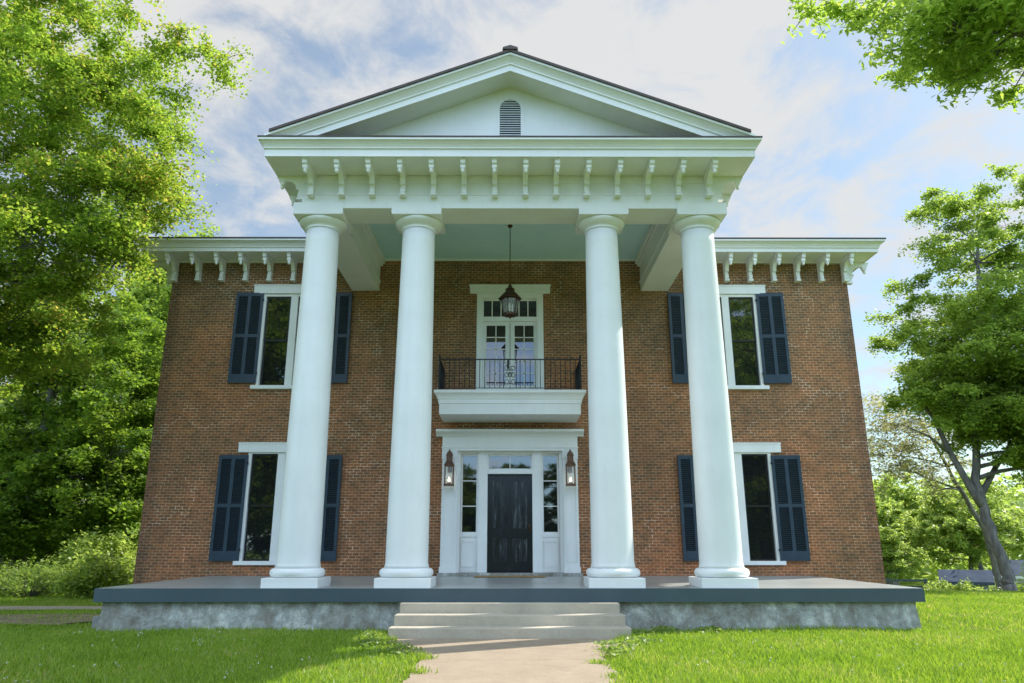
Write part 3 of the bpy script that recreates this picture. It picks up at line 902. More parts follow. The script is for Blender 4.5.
# ---- porch
def porch():
    dk = MB(); F = -5.25; X = 7.44
    # sloping slab, a little higher against the wall
    dk.add([(-X, F, .52), (X, F, .52), (X, 0, .545), (-X, 0, .545), (-X, F, .752), (X, F, .752), (X, 0, .785), (-X, 0, .785)],
           [(0, 3, 2, 1), (0, 1, 5, 4), (1, 2, 6, 5), (3, 0, 4, 7)])
    d = dk.build('porch_deck', 'slate', house)
    tp = MB(); e = .0; tp.add([(-X, F, .7525), (X, F, .7525), (X, -.0, .7855), (-X, -.0, .7855)], [(0, 1, 2, 3)])
    tp.build('deck_boards', 'decktop', d)
    fd = MB(); K = 60; rr = random.Random(2)
    rows = [(.519, .0), (.42, .0), (.2, .02), (-.25, .06)]
    for s0, s1, fx in (((-7.30, -5.17), (7.30, -5.17), 0), ((7.30, -5.17), (7.30, 0), 1), ((-7.30, 0), (-7.30, -5.17), 2)):
        k0 = len(fd.v); n = K if fx == 0 else 20
        for (z, o) in rows:
            for i in range(n + 1):
                t = i / n; x = s0[0] + (s1[0] - s0[0]) * t; y = s0[1] + (s1[1] - s0[1]) * t
                ox = (x / 7.30) * o; oy = -o if (fx == 0 or t > .98 and fx == 2 or t < .02 and fx == 1) else -o * (abs(y) / 5.17)
                fd.v.append((x + ox, y + oy, z))
        for j in range(len(rows) - 1):
            for i in range(n):
                a = k0 + j * (n + 1) + i; fd.f.append((a, a + 1, a + n + 2, a + n + 1)); fd.sm.append(False)
    fd.build('foundation', 'foundation', house)
    for i, (hx, yf, z0, z1) in enumerate(((1.94, -5.42, .30, .515), (1.98, -5.78, .14, .345), (2.02, -6.14, -.05, .175))):
        st = MB(); st.box(-hx, hx, yf, -5.19 if i == 0 else (-5.42 if i == 1 else -5.78) + .0, z0, z1)
        st.build('step', 'step', house, bevel=.018)
porch()

# ------------------------------------------------------------------ lanterns, mat
def hanging_lantern():
    t = empty('hanging_lantern', (0, -2.25, 0))
    tag(t, 'aged bronze lantern with glass sides hanging on a long rod from the blue porch ceiling', 'lantern')
    rd = MB(); rd.tube([(0, 0, 9.2), (0, 0, 7.62)], .011, 8); rd.lathe([(.012, 9.13), (.05, 9.15), (.065, 9.19), (.065, 9.199)], 0, 0, 16); rd.build('rod', 'bronze', t)
    tp = MB()
    tp.lathe([(.28, 7.25), (.29, 7.265), (.20, 7.37), (.14, 7.43), (.11, 7.46), (.11, 7.50), (.12, 7.51), (.07, 7.55), (.045, 7.57), (.05, 7.60), (.02, 7.64), (.01, 7.68)], 0, 0, 8, False)
    tp.build('canopy', 'bronze', t)
    cg = MB()
    for i in range(6):
        a = 2 * PI * i / 6 + .26
        cg.tube([(.225 * math.cos(a), .225 * math.sin(a), 7.26), (.165 * math.cos(a), .165 * math.sin(a), 6.88)], .011, 6)
    cg.lathe([(.19, 6.84), (.19, 6.88), (.12, 6.84), (.03, 6.80), (.012, 6.76)][::-1], 0, 0, 6, False)
    cg.lathe([(.235, 7.235), (.235, 7.262)], 0, 0, 6, False)
    cg.build('cage', 'bronze', t)
    gl = MB(); gl.lathe([(.155, 6.885), (.21, 7.235)], 0, 0, 6, False, False); gl.build('glass', 'lampglass', t)
    for i in range(3):
        cd = MB()
        a = 2 * PI * i / 3; x, y = .055 * math.cos(a), .055 * math.sin(a)
        cd.lathe([(.022, 6.93), (.024, 6.935), (.015, 6.95), (.013, 7.04), (.016, 7.05), (.018, 7.08), (.003, 7.14)], x, y, 8)
        cd.build('candle_bulb', 'petal', t)
    cd = MB(); cd.lathe([(.08, 6.885), (.08, 6.93)], 0, 0, 10)
    cd.build('candle_tray', 'bronze', t)
hanging_lantern()

def wall_lantern(x, label):
    t = empty('wall_lantern', (x, -.24 - .16 + .0, 0))
    tag(t, label, 'lantern', 'copper gas lanterns beside the front door')
    w_ = .115
    bp = MB(); bp.box(-.055, .055, .205, .225, 3.30, 3.80)
    bp.tube([(0, .21, 3.42), (0, .12, 3.36), (0, .05, 3.42), (0, 0.0, 3.50)], .014, 8)
    pts = [(0, .21, 3.72)] + [(0, .21 - .13 * (1 - math.cos(a)), 3.72 + .13 * math.sin(a)) for a in [PI * i / 8 for i in range(1, 9)]] + [(0, -.04, 3.62)]
    bp.tube(pts, .016, 8); bp.build('wall_bracket', 'copper', t)
    rf = MB()
    rf.add([(-.132, -.132, 3.46), (.132, -.132, 3.46), (.132, .132, 3.46), (-.132, .132, 3.46), (-.075, -.075, 3.56), (.075, -.075, 3.56), (.075, .075, 3.56), (-.075, .075, 3.56)],
           [(3, 2, 1, 0), (0, 1, 5, 4), (1, 2, 6, 5), (2, 3, 7, 6), (3, 0, 4, 7)])
    rf.box(-.07, .07, -.07, .07, 3.56, 3.70); rf.box(-.085, .085, -.085, .085, 3.70, 3.72)
    rf.lathe([(.08, 3.72), (.075, 3.76), (.05, 3.80), (.015, 3.83), (.02, 3.85), (.0, 3.88)], 0, 0, 12)
    rf.build('lantern_roof', 'copper', t)
    cg = MB()
    for sx in (-1, 1):
        for sy in (-1, 1): cg.box(sx * (w_ - .022), sx * w_, sy * (w_ - .022), sy * w_, 3.0, 3.459)
    for z in (2.96, 3.43):
        pass
    cg.box(-w_ - .01, w_ + .01, -w_ - .01, w_ + .01, 2.95, 3.0)
    cg.box(-w_ + .0, w_ - .0, -w_ - .002, -w_ + .018, 3.42, 3.459)
    cg.build('cage', 'copper', t)
    gl = MB()
    g = w_ - .012
    gl.quad((-g, -g, 3.0), (g, -g, 3.0), (g, -g, 3.45), (-g, -g, 3.45)); gl.quad((-g, g, 3.0), (-g, -g, 3.0), (-g, -g, 3.45), (-g, g, 3.45)); gl.quad((g, -g, 3.0), (g, g, 3.0), (g, g, 3.45), (g, -g, 3.45))
    gl.build('glass', 'lampglass', t)
    bu = MB(); bu.lathe([(.05, 3.001), (.045, 3.03), (.015, 3.045), (.012, 3.05)], 0, 0, 12); bu.build('burner', 'copper', t)
    fl = MB(); fl.lathe([(.006, 3.05), (.024, 3.07), (.028, 3.095), (.016, 3.14), (.003, 3.17)], 0, 0, 10); fl.build('flame', 'flame', t)
wall_lantern(-1.53, 'copper gas lantern with a lit flame on the pilaster left of the front door')
wall_lantern(1.53, 'copper gas lantern with a lit flame on the pilaster right of the front door')

mt = MB(); mt.box(-.84, .84, -1.02, -.38, .785, .808); mt.f = mt.f
m_ = mt.build('doormat', 'coir', None, None, bevel=.006); tag(m_, 'wide tan coir doormat lying before the front door', 'doormat')

# ------------------------------------------------------------------ trees
def rnd_unit(rng, n):
    v = rng.normal(size=(n, 3)); return v / np.linalg.norm(v, axis=1)[:, None]

def leaf_quads(rng, cen, size, elong=1.25, flat=.6):
    n = len(cen)
    nrm = rnd_unit(rng, n); nrm[:, 2] = np.abs(nrm[:, 2]) + flat; nrm /= np.linalg.norm(nrm, axis=1)[:, None]
    a = np.cross(nrm, rnd_unit(rng, n)); a /= np.linalg.norm(a, axis=1)[:, None] + 1e-9
    b = np.cross(nrm, a)
    s = size * rng.uniform(.6, 1.25, n)[:, None] * .5
    droop = nrm * s * .25
    v = np.empty((n, 4, 3))
    v[:, 0] = cen - a * s * elong; v[:, 1] = cen + b * s * .8 + droop; v[:, 2] = cen + a * s * elong; v[:, 3] = cen - b * s * .8 + droop
    return v.reshape(-1, 3)

def make_tree(name, seed, base, trunk, crowns, nclump, nleaf, lsize, leafmat, clump_r=.75, limb_r=.12, elong=1.25, barkmat='bark', flatten=.55, twigs=9, keep=None):
    """trunk: list of (x,y,z,r) relative to base; crowns: list of (cx,cy,cz,rx,ry,rz,weight)"""
    rng = np.random.default_rng(seed)
    root = empty(name, base)
    tb = MB()
    P = [Vector(t[:3]) for t in trunk]; Rr = [t[3] for t in trunk]
    # smooth the trunk
    pts, rad = [], []
    for i in range(len(P) - 1):
        for k in range(5):
            t = k / 5; pts.append(P[i].lerp(P[i + 1], t)); rad.append(Rr[i] * (1 - t) + Rr[i + 1] * t)
    pts.append(P[-1]); rad.append(Rr[-1])
    for i in range(1, len(pts) - 1): pts[i] = pts[i] + Vector(rng.normal(0, .06, 3).tolist()) * min(1, rad[i] * 3)
    tb.tube(pts, rad, 12)
    nodes = [(np.array(p), r) for p, r in zip(pts, rad) if p.z > P[-1].z * .25]
    # clump centres
    W = np.array([c[6] for c in crowns], float); W /= W.sum()
    which = rng.choice(len(crowns), nclump, p=W)
    cr = np.array([c[:6] for c in crowns])[which]
    u = rnd_unit(rng, nclump) * (rng.uniform(0, 1, nclump) ** .42)[:, None]
    cen = cr[:, :3] + u * cr[:, 3:6]
    if keep is not None:
        cen = cen[[keep(*(c + np.array(base))) for c in cen]]
    # limbs
    for c in crowns:
        for k in range(3 if c[6] < 1 else 5):
            tgt = np.array(c[:3]) + rnd_unit(rng, 1)[0] * np.array(c[3:6]) * .45
            ok = [(p, r) for p, r in nodes if p[2] < tgt[2] - .3] or nodes
            p0, r0 = min(ok, key=lambda q: np.linalg.norm((q[0] - tgt) * np.array([1, 1, .6])) + rng.uniform(0, 1.5))
            mid = p0 * .5 + tgt * .5 + np.array([0, 0, .12 * np.linalg.norm(tgt - p0)]) + rng.normal(0, .25, 3)
            r0 = min(r0 * .6, limb_r * 1.6)
            pp = []; rr = []
            for i in range(9):
                t = i / 8; q = p0 * (1 - t) ** 2 + 2 * mid * t * (1 - t) + tgt * t * t
                pp.append(q + rng.normal(0, .05, 3) * t); rr.append(r0 * (1 - .72 * t))
            tb.tube([tuple(q) for q in pp], rr, 7)
            nodes += [(q, r) for q, r in list(zip(pp, rr))[2:]]
    NP = np.array([q for q, _ in nodes]); NR = np.array([r for _, r in nodes])
    L_ = []
    per = max(4, nleaf // max(1, len(cen)))
    for c in cen:
        d = np.linalg.norm(NP - c, axis=1) + np.where(NP[:, 2] > c[2] + .3, 1.5, 0)
        j = int(np.argmin(d)); p0 = NP[j]; r0 = min(NR[j] * .6, .045 + .01 * np.linalg.norm(c - p0))
        mid = p0 * .5 + c * .5 + np.array([0, 0, .15 * np.linalg.norm(c - p0)]) + rng.normal(0, .12, 3)
        pp = [p0 * (1 - t) ** 2 + 2 * mid * t * (1 - t) + c * t * t for t in (0, .25, .5, .75, 1)]
        tb.tube([tuple(q) for q in pp], [r0, r0 * .8, r0 * .6, r0 * .42, r0 * .25], 5)
        # twigs radiating from the clump centre, leaves strung along them
        R_ = clump_r * rng.uniform(.6, 1.3)
        out = rnd_unit(rng, twigs); out[:, 2] = out[:, 2] * flatten - .05
        tips = c + out * R_ * rng.uniform(.55, 1.15, twigs)[:, None]
        for tp in tips[::2]:
            tb.tube([tuple(c), tuple((c + tp) / 2 + np.array([0, 0, .06])), tuple(tp)], [.012, .008, .004], 3)
        m = per
        ti = rng.integers(0, twigs, m); t = rng.uniform(.15, 1.08, m)[:, None]
        pos = c * (1 - t) + tips[ti] * t + rng.normal(0, R_ * .16, (m, 3)) * np.array([1, 1, .7]) + np.array([0, 0, -.10 * R_]) * t * t
        L_.append(pos)
    pos = np.concatenate(L_)
    if keep is not None:
        b_ = np.array(base); pos = pos[[keep(*(q + b_)) for q in pos]] if len(pos) < 4000 else pos
    me = raw_mesh('crown', leaf_quads(rng, pos, lsize, elong), 4, leafmat)
    cro = bpy.data.objects.new('crown', me); C.objects.link(cro); cro.parent = root
    tb.build('trunk', barkmat, root)
    return root

def hz(x, y): return float(gz(x, y))

# big maple at the left, trunk just outside the frame
tA = make_tree('maple_tree', 11, (-17.2, -2.6, hz(-17.2, -2.6) - .05), [(0, 0, 0, .55), (.2, 0, 1.2, .42), (.6, -.1, 4, .36), (1.4, -.2, 8, .28), (2.0, 0, 13, .16), (2.2, 0, 17.5, .05)],
    [(3.0, -.6, 10.6, 5.9, 4.6, 5.2, 2.6), (6.6, -.9, 12.6, 3.5, 3.0, 2.9, 1.1), (2.4, 0, 16.5, 5.0, 4.5, 4.0, 1.2), (4.7, -1.0, 8.0, 3.6, 3.4, 2.2, .8), (6.2, -.6, 8.6, 2.6, 2.2, 2.0, .45), (7.9, -.9, 8.2, .8, 1.0, .8, .08), (8.5, -.6, 10.1, 1.1, 1.3, 1.2, .15), (1.2, .4, 6.0, 4.5, 4.2, 2.9, .9), (5.6, .2, 7.0, 2.4, 2.2, 1.7, .5)],
    690, 310000, .082, 'leafA', .75, .14, 1.15)
tag(tA, 'large bright green maple filling the upper left in front of the house corner', 'tree')
tB = make_tree('dense_tree', 12, (-19.0, 10.5, hz(-19, 10.5) - .05), [(0, 0, 0, .4), (.1, 0, 3, .3), (.3, 0, 7, .2), (.2, 0, 11, .06)],
    [(0.2, 0, 6.0, 6.6, 4.5, 5.0, 2.2), (3.9, -.5, 4.6, 3.2, 3, 3.0, 1.0), (-4, 0, 4.4, 4, 3.5, 3.4, 1.0), (-.5, -1.6, 3.0, 5.4, 2.4, 2.1, .9), (1, 0, 9.5, 4.5, 4, 3.2, .9)],
    430, 195000, .14, 'leafB', .95, .12)
tag(tB, 'dark shaded tree with low sweeping branches beside the left wall of the house', 'tree')
tC = make_tree('rear_tree', 13, (-18.9, 21.0, hz(-18.9, 21) - .05 - .9), [(0, 0, 0, .5), (.2, 0, 6, .36), (.2, 0, 13, .2), (.5, 0, 20, .05)],
    [(0, 0, 12, 5.5, 5, 6.5, 2), (1.2, 0, 17.3, 3.6, 3.5, 4.0, 1)], 170, 50000, .22, 'leafE', 1.2, .14)
tag(tC, 'tree behind the house whose top shows just above the left eave', 'tree')
# overhanging tree at upper right, near the camera
tD = make_tree('ash_tree', 14, (13.2, -10.6, -.05), [(0, 0, 0, .42), (.1, 0, 2, .34), (0, .1, 5, .3), (-.8, .2, 8, .24), (-1.6, .3, 11, .14), (-1.8, .3, 14, .05)],
    [(-4.6, .4, 10.35, 3.6, 2.6, 2.45, 1.3), (-7.0, .4, 10.15, 2.1, 1.7, .8, .45), (-6.6, .2, 8.5, 1.2, 1.2, .6, .34), (-3.3, .2, 8.7, 2.2, 1.8, .9, .5), (-2, 1, 13, 3.5, 3, 2.5, .5)],
    300, 78000, .060, 'leafD', .48, .07, 2.1)
tag(tD, 'near overhanging branches with narrow leaves entering at the upper right', 'tree')
# big two-forked tree at right
def tree_E():
    base = (23.6, 17.3, hz(23.6, 17.3) - .05)
    r = make_tree('forked_tree', 15, base, [(0, 0, 0, .32), (-.12, 0, 1.0, .265), (-.65, 0, 3.6, .235), (-.85, 0, 5.4, .20), (-.3, .1, 8, .15), (.6, .2, 12, .17), (1.6, .3, 18, .06)],
        [(2.2, .7, 13.2, 6.0, 5.5, 5.4, 2.4), (3.2, .7, 19.0, 4.6, 4.4, 3.4, 1.1), (1.0, 0, 11.0, 4.2, 4, 3.0, 1.0), (3.8, -1.5, 6.6, 3.8, 2.5, 2.0, 1.2), (0.8, -.8, 8.2, 3.0, 2.2, 1.4, .5), (-2.6, -.3, 9.6, 1.9, 1.8, 1.5, .22), (4, 0, 9, 5, 4.5, 3.0, 1.0), (-.2, -.3, 8.6, 3.6, 3, 1.8, .55), (2.5, -2, 11, 5.5, 3, 5, 1.2)],
        680, 250000, .15, 'leafE', 1.05, .16)
    return r, base
tE, bE = tree_E()
tag(tE, 'tall green tree with a grey leaning forked trunk on the right lawn', 'tree')
# its left fork as part of the tree
fk = MB()
fk.tube([(-.6, 0, 3.9), (-1.1, -.05, 4.8), (-1.9, -.1, 6.6), (-2.5, -.1, 8.4), (-3.6, -.1, 10.2)], [.22, .18, .14, .10, .05], 10)
fk.tube([(-1.9, -.1, 6.6), (-3.0, -.4, 7.4), (-4.4, -.6, 8.0)], [.09, .05, .02], 7)
fk.tube([(-.7, 0, 4.6), (.4, .2, 6.0), (1.8, .3, 7.6), (3.2, .3, 9.2)], [.16, .12, .08, .04], 8)
fk.build('limb', 'bark', tE)
# sparse young-leaved tree standing behind it
tW = make_tree('sparse_tree', 16, (29.0, 26.5, hz(29.0, 26.5) - .05), [(0, 0, 0, .2), (-.4, 0, 4, .16), (-1.8, 0, 7, .11), (-3.4, 0, 11, .03)],
    [(-4.6, 0, 9.4, 3.8, 3.0, 3.4, 1)], 170, 8000, .15, 'leafW', 1.1, .1)
tag(tW, 'thin pinkish green tree with sparse new leaves left of the forked tree', 'tree')

# pale trees beyond the lawn
tF = make_tree('pale_tree', 17, (33.0, 36.0, hz(33, 36) - .05), [(0, 0, 0, .22), (.05, 0, 1.6, .17), (.2, 0, 4, .11), (.1, 0, 6.6, .03)],
    [(0, 0, 5.0, 3.4, 3.2, 2.6, 2), (.4, 0, 6.8, 2.2, 2.2, 1.7, .7)], 120, 26000, .19, 'leafF', .85, .07)
pale = [(33.0, 36.0, 1.0, 0, 'pale green small tree beyond the lawn, next to the dark shed'),
        (28.6, 39.0, .92, 1.3, 'pale green small tree directly behind the rail fence'),
        (26.2, 34.0, .62, 2.1, 'smallest pale green tree close to the right corner of the house'),
        (38.0, 43.0, 1.15, 3.0, 'pale green tree above the shed roof beside the leaning trunk'),
        (44.5, 41.0, 1.1, 4.2, 'pale green tree at the right edge of the photo'),
        (34.5, 50.0, 1.25, 5.0, 'pale green tree farther back between the two outbuildings')]
for i, (x, y, s, rz, lab) in enumerate(pale):
    o = tF if i == 0 else copy_tree(tF)
    o.location = (x, y, hz(x, y) - .05); o.scale = (s, s, s); o.rotation_euler = (0, 0, rz)
    tag(o, lab, 'tree', 'pale trees beyond the right lawn')

# trees on the left beyond the dark one
leftfar = [(-30, 26, 1.5, .4, 'middle sized tree far behind the left shrubs'), (-21, 28, 2.4, 2.0, 'tree standing behind the dark tree at left'), (-38, 20, 1.7, 3.3, 'tree at the far left edge beyond the drive'), (-29, 14, 1.1, 5.1, 'small tree near the left frame edge behind the shrubs')]
for (x, y, s, rz, lab) in leftfar:
    o = copy_tree(tF); o.location = (x, y, hz(x, y) - .05); o.scale = (s, s, s * 1.1); o.rotation_euler = (0, 0, rz)
    for k in kids(o):
        pass
    tag(o, lab, 'tree', 'trees beyond the left shrubs')

# trees on the far side of the lawn behind the photographer, seen mirrored in the panes
for (src, x, y, s, rz, lab) in ((tB, -9.0, -44, .74, 4.0, 'low dark tree at the centre of the far side of the front lawn'), (tB, .2, -45, .70, 1.9, 'second low dark tree straight across the front lawn'), (tB, 4.6, -44, .72, .2, 'third low dark tree across the front lawn, right of the walk'), (tB, -4.6, -43, .70, 5.5, 'low dark tree across the front lawn, left of the walk'), (tB, 9.2, -45, .76, 2.7, 'low broad tree at the foot of the tall one across the front lawn'), (tB, -14.5, -38, 1.4, .5, 'dark tree across the front lawn, mirrored in the left panes'), (tE, 15.5, -42, 1.0, 2.4, 'tall tree across the front lawn, mirrored in the right panes'),
                                (tB, 20, -40, 1.6, 3.9, 'broad tree across the front lawn to the right'), (tB, -22, -38, 1.9, 2.0, 'broad tree across the front lawn to the left'), (tB, -27, -46, 2.3, 1.1, 'tallest dark tree across the front lawn left of the walk'), (tB, 22, -50, 1.9, 5.1, 'dark tree far across the front lawn right of the walk')):
    o = copy_tree(src); o.location = (x, y, hz(x, y) - .05); o.scale = (s, s, s); o.rotation_euler = (0, 0, rz)
    tag(o, lab, 'tree', 'trees across the front lawn')

# ------------------------------------------------------------------ shrubs
def shrub(seed, x, y, rx, ry, h, n, size, mat, label, group, name='shrub'):
    rng = np.random.default_rng(seed)
    z0 = hz(x, y)
    root = empty(name, (x, y, z0 - .03))
    st = MB(); L_ = []
    K = max(10, n // 140)
    for k in range(K):
        a = rng.uniform(0, 2 * PI); q = rng.uniform(0, 1) ** .5
        zz_ = h * rng.uniform(.25, 1.0) * (1 - .45 * q * q)
        c = np.array([rx * q * math.cos(a), ry * q * math.sin(a), zz_])
        st.tube([(c[0] * .15, c[1] * .15, 0), (c[0] * .6, c[1] * .6, c[2] * .6), tuple(c)], [.02, .013, .005], 4)
        L_.append(c + rng.normal(0, .17, (n // K, 3)) * np.array([1.1, 1.1, .9]) * (h / 1.3) ** .5)
    pos = np.concatenate(L_); pos[:, 2] = np.abs(pos[:, 2])
    me = raw_mesh('foliage', leaf_quads(rng, pos, size), 4, mat)
    o = bpy.data.objects.new('foliage', me); C.objects.link(o); o.parent = root
    st.build('stems', 'bark', root)
    return tag(root, label, 'shrub', group)
G1 = 'shrubs along the left drive'
shrub(21, -12.4, 4.2, 1.1, .9, 1.25, 5000, .11, 'leafF', 'bright yellow green shrub tucked against the left house corner', G1)
shrub(22, -14.6, 4.4, 1.2, 1.0, 1.0, 5000, .07, 'leafS', 'pale feathery shrub between two greener shrubs beside the drive', G1)
shrub(23, -17.2, 5.2, 1.3, 1.0, 1.3, 6000, .10, 'leafS', 'leafy green shrub under the dark tree beside the drive', G1)
shrub(24, -20.0, 6.2, 1.5, 1.1, 1.2, 6000, .10, 'leafB', 'darker low shrub at the left edge of the photo', G1)
shrub(25, -14.2, 7.4, 1.4, 1.0, 2.0, 7000, .12, 'leafF', 'taller lit shrub rising behind the feathery shrub', G1)
shrub(26, 19.9, 9.0, .9, .8, 1.15, 4500, .10, 'leafF', 'yellow green bush at the right edge in front of the forked tree', 'bushes on the right lawn edge', 'bush')
shrub(27, 29.5, 26.0, 1.3, 1.0, .8, 5000, .12, 'leafS', 'round bush in front of the pale outbuilding', 'bushes on the right lawn edge', 'bush')
shrub(28, 25.6, 25.5, 1.7, 1.0, 1.0, 5000, .12, 'leafF', 'low bush at the foot of the dark shed', 'bushes on the right lawn edge', 'bush')
shrub(29, -17.6, .9, .3, .3, .3, 500, .06, 'leafB', 'tiny weed clump beside the gravel drive', G1, 'weed')

def bench():
    x, y = -18.9, 5.0
    z = hz(x, y)
    t = empty('stone_bench', (x, y, z)); tag(t, 'low grey stone bench among the shrubs at the far left', 'bench')
    a = MB(); a.box(-.8, .8, -.2, .2, .34, .44); a.build('seat', 'stone', t, bevel=.02)
    for s in (-1, 1):
        a = MB(); a.box(s * .45, s * .6, -.15, .15, -.1, .34); a.build('leg', 'stone', t)
bench()
blk = MB(); blk.box(-.07, .07, -.12, .12, -.05, .26); bo = blk.build('stone_block', 'stone', None, (-7.46, -4.9, 0), bevel=.02); tag(bo, 'small pale stone block leaning at the left end of the porch foundation', 'stone')

# ------------------------------------------------------------------ outbuildings and fence
def gable_building(name, x, y, wx, wy, ze, zr, wall, roof, label, doors, rz=0):
    z0 = hz(x, y) - .1
    t = empty(name, (x, y, z0), rz); tag(t, label, 'outbuilding')
    ze -= z0; zr -= z0
    w_ = MB(); w_.box(-wx, wx, -wy, wy, 0, ze); 
    w_.add([(-wx, -wy, ze), (-wx, wy, ze), (-wx, 0, zr)], [(0, 1, 2)]); w_.add([(wx, -wy, ze), (wx, wy, ze), (wx, 0, zr)], [(0, 2, 1)])
    w_.build('wall', wall, t)
    r_ = MB(); o = .35; sl = (zr - ze) / wy
    for s in (-1, 1):
        ye = s * (wy + o); zz_ = ze - sl * o
        r_.add([(-wx - o, ye, zz_), (wx + o, ye, zz_), (wx + o, 0, zr), (-wx - o, 0, zr), (-wx - o, ye, zz_ + .1), (wx + o, ye, zz_ + .1), (wx + o, 0, zr + .1), (-wx - o, 0, zr + .1)],
               [(0, 1, 2, 3), (4, 5, 6, 7), (0, 1, 5, 4), (1, 2, 6, 5), (3, 0, 4, 7)])
    ro = r_.build('roof', roof, t)
    e = MB(); e.box(-wx - o, wx + o, -wy - o - .03, -wy - o, ze - sl * o - .08, ze - sl * o + .1); e.build('fascia', 'white' if wall == 'white' else roof, t)
    for (a, b, c, d, m_) in doors:
        q = MB(); q.box(a, b, -wy - .03, -wy - .002, c, d); q.build('doorway' if c < .3 else 'window', m_, t)
    return t
gable_building('shed', 29.3, 30.5, 1.15, .9, -.50, .0, 'greybox', 'shedroof', 'small dark blue grey shed below the pale trees', [(-.8, -.1, .15, .8, 'dark'), (.15, .9, .4, .8, 'dark')], -.52)
gable_building('long_outbuilding', 38.6, 33.0, 4.6, 2.4, -.35, .55, 'white', 'shedroof', 'pale outbuilding with a grey roof behind the leaning trunk', [(-3.6, -2.4, .1, 1.2, 'dark'), (-1.2, 1.0, .1, 1.2, 'dark'), (2.2, 3.2, .4, 1.1, 'dark')], -.62)

def rail_fence():
    x0, x1, y = 18.0, 24.8, 27.0
    t = empty('rail_fence', (x0, y, hz(x0, y))); tag(t, 'dark green three rail wooden fence beyond the right end of the porch', 'fence')
    zb = hz(x0, y)
    n = 4
    for i in range(n):
        q = MB(); x = (x1 - x0) * i / (n - 1); q.box(x - .06, x + .06, -.06, .06, -.1, 1.25); q.build('post', 'fence', t)
    for z in (.35, .72, 1.08):
        q = MB(); q.box(-.1, x1 - x0 + .1, -.095, -.062, z, z + .13); q.build('rail', 'fence', t)
rail_fence()

# ------------------------------------------------------------------ far wood
def far_wood():
    rng = np.random.default_rng(77)
    L_ = []
    for i in range(360):
        a = rng.uniform(-62, 62)
        d = rng.uniform(85, 150)
        x = math.sin(R(a)) * d; y = math.cos(R(a)) * d - 19
        if y < 45: continue
        h = rng.uniform(8, 13.5); r = rng.uniform(3, 5)
        c = np.array([x, y, hz(x, y) + h * .5])
        u = rnd_unit(rng, 420) * (rng.uniform(.35, 1, 420) ** .5)[:, None]
        L_.append(c + u * np.array([r, r, h * .55]))
    pos = np.concatenate(L_)
    me = raw_mesh('far_wood', leaf_quads(rng, pos, .75), 4, 'leafF')
    o = bpy.data.objects.new('far_wood', me); C.objects.link(o); tag(o, 'distant green woodland beyond the fields', kind='stuff')
far_wood()

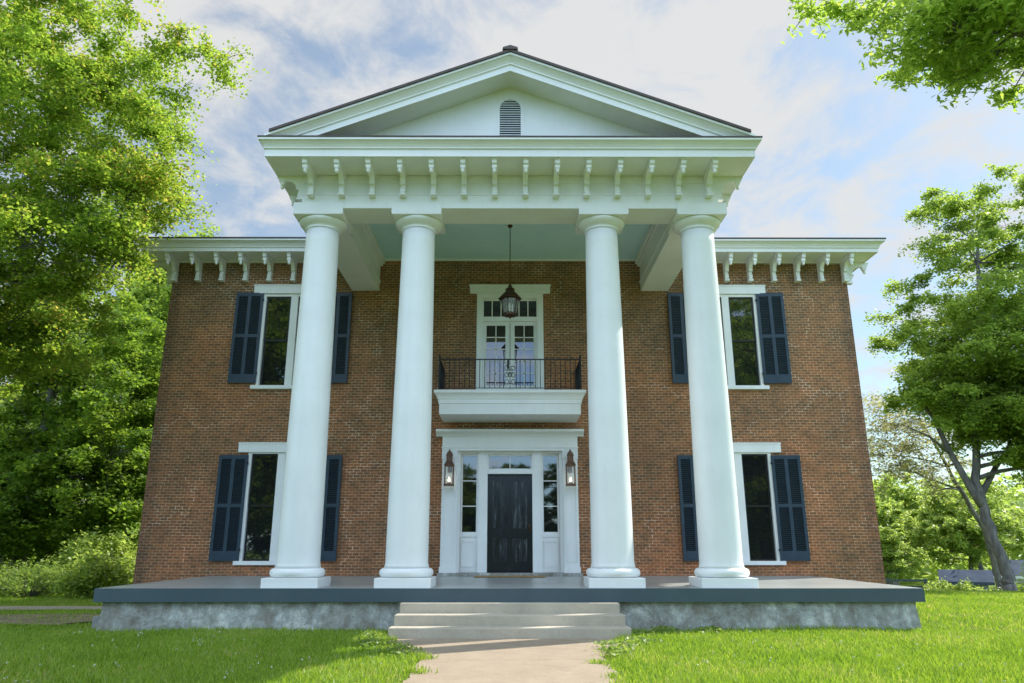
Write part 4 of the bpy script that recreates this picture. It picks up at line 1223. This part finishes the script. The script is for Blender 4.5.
# ------------------------------------------------------------------ grass
def grass():
    rng = np.random.default_rng(3)
    def region(n, x0, x1, y0, y1): return np.stack([rng.uniform(x0, x1, n), rng.uniform(y0, y1, n)], 1)
    P = np.concatenate([region(210000, -8.5, 8.5, -11.0, -5.0), region(90000, -13, -7.0, -7.5, 3), region(110000, 7.0, 20, -8.5, 8), region(26000, -20, -9.3, 0, 5)])
    x, y = P[:, 0], P[:, 1]
    edge = .18 * np.sin(y * 5.1) + .12 * np.sin(y * 11.7 + 1) + rng.normal(0, .07, len(x))
    wide = np.clip((y + 8.2) / .9, 0, 1)
    onwalk = (x > -1.2 - .62 * wide + edge * .8) & (x < 1.26 + .56 * wide + edge * .8) & (y < -5.0)
    porch_ = (np.abs(x) < 7.36) & (y > -5.24)
    housep = (np.abs(x) < 9.33) & (y > -.02)
    stepp = (np.abs(x) < 2.04) & (y > -6.2)
    drive = (x < -9.6) & (y > -.65) & (y < .65)
    dirt = (x < -8.0) & (y > -3.8) & (y < -1.7) & (rng.uniform(0, 1, len(x)) < .88)
    ok = ~(onwalk | porch_ | housep | stepp | drive | dirt)
    # clumpy density
    den = .5 + .5 * np.sin(x * 2.3 + 1.3 * np.sin(y * 1.9)) * np.sin(y * 2.7 + x * .6)
    ok &= rng.uniform(0, 1, len(x)) < .55 + .45 * den
    x, y = x[ok], y[ok]; n = len(x)
    near_wall = np.exp(-np.clip(-5.25 - y, 0, 5) / .18) * (np.abs(x) < 7.5) + np.exp(-np.abs(np.abs(x) - 2.0) / .15) * (np.abs(y + 5.8) < .5)
    z = gz(x, y)
    h = rng.uniform(.035, .085, n) * (.8 + .6 * (.5 + .5 * np.sin(x * 1.1 + 2) * np.cos(y * 1.4))) * (1 + .5 * np.clip(near_wall, 0, 1))
    a = rng.uniform(0, 2 * PI, n); wd = rng.uniform(.005, .010, n) * (1 + .05 * (y + 19))
    lean = rng.uniform(.2, 1.0, n) * h; la = rng.uniform(0, 2 * PI, n)
    v = np.empty((n, 3, 3))
    v[:, 0] = np.stack([x - wd * np.cos(a), y - wd * np.sin(a), z - .01], 1)
    v[:, 1] = np.stack([x + wd * np.cos(a), y + wd * np.sin(a), z - .01], 1)
    v[:, 2] = np.stack([x + lean * np.cos(la), y + lean * np.sin(la), z + h], 1)
    me = raw_mesh('grass', v.reshape(-1, 3), 3, 'blade')
    o = bpy.data.objects.new('grass', me); C.objects.link(o); tag(o, 'short green grass blades of the lawn', kind='stuff')
    # broad weed leaves and clover flowers
    n = 900
    Q = np.concatenate([region(80, -8.5, -1.6, -10.8, -5.6), region(90, 1.6, 9, -10.8, -5.6)])
    xq, yq = Q[:, 0], Q[:, 1]; zq = gz(xq, yq) + rng.uniform(.05, .10, len(xq))
    c = np.stack([xq, yq, zq], 1)
    cc = np.repeat(c, 5, 0) + rng.normal(0, .009, (len(c) * 5, 3))
    me = raw_mesh('clover_flowers', leaf_quads(rng, cc, .016, 1, 0), 4, 'petal')
    o = bpy.data.objects.new('clover_flowers', me); C.objects.link(o); tag(o, 'tiny white clover flowers scattered in the lawn', kind='stuff')
    # weeds at the walk edges
    ce = []
    for (wx_, wy_, r, k) in ((1.55, -7.5, .22, 420), (2.0, -7.0, .2, 300), (1.45, -8.2, .14, 200), (-1.5, -8.1, .2, 300), (-2.1, -7.3, .2, 300), (2.2, -6.0, .15, 260), (2.7, -5.5, .22, 300), (3.5, -5.45, .2, 260), (-2.3, -6.2, .16, 240)):
        k = k // 2; p = rng.normal(0, 1, (k, 3)) * np.array([r * .6, r * .9, .02]); p[:, 2] = np.abs(p[:, 2]) + .05 + .05 * np.exp(-(p[:, 0] ** 2 + p[:, 1] ** 2) / r ** 2)
        ce.append(p + np.array([wx_, wy_, 0]))
    me = raw_mesh('lawn_weeds', leaf_quads(rng, np.concatenate(ce), .055, 1.2), 4, 'leafS')
    o = bpy.data.objects.new('lawn_weeds', me); C.objects.link(o); tag(o, 'broad leaved weeds along the walk and foundation', kind='stuff')
grass()
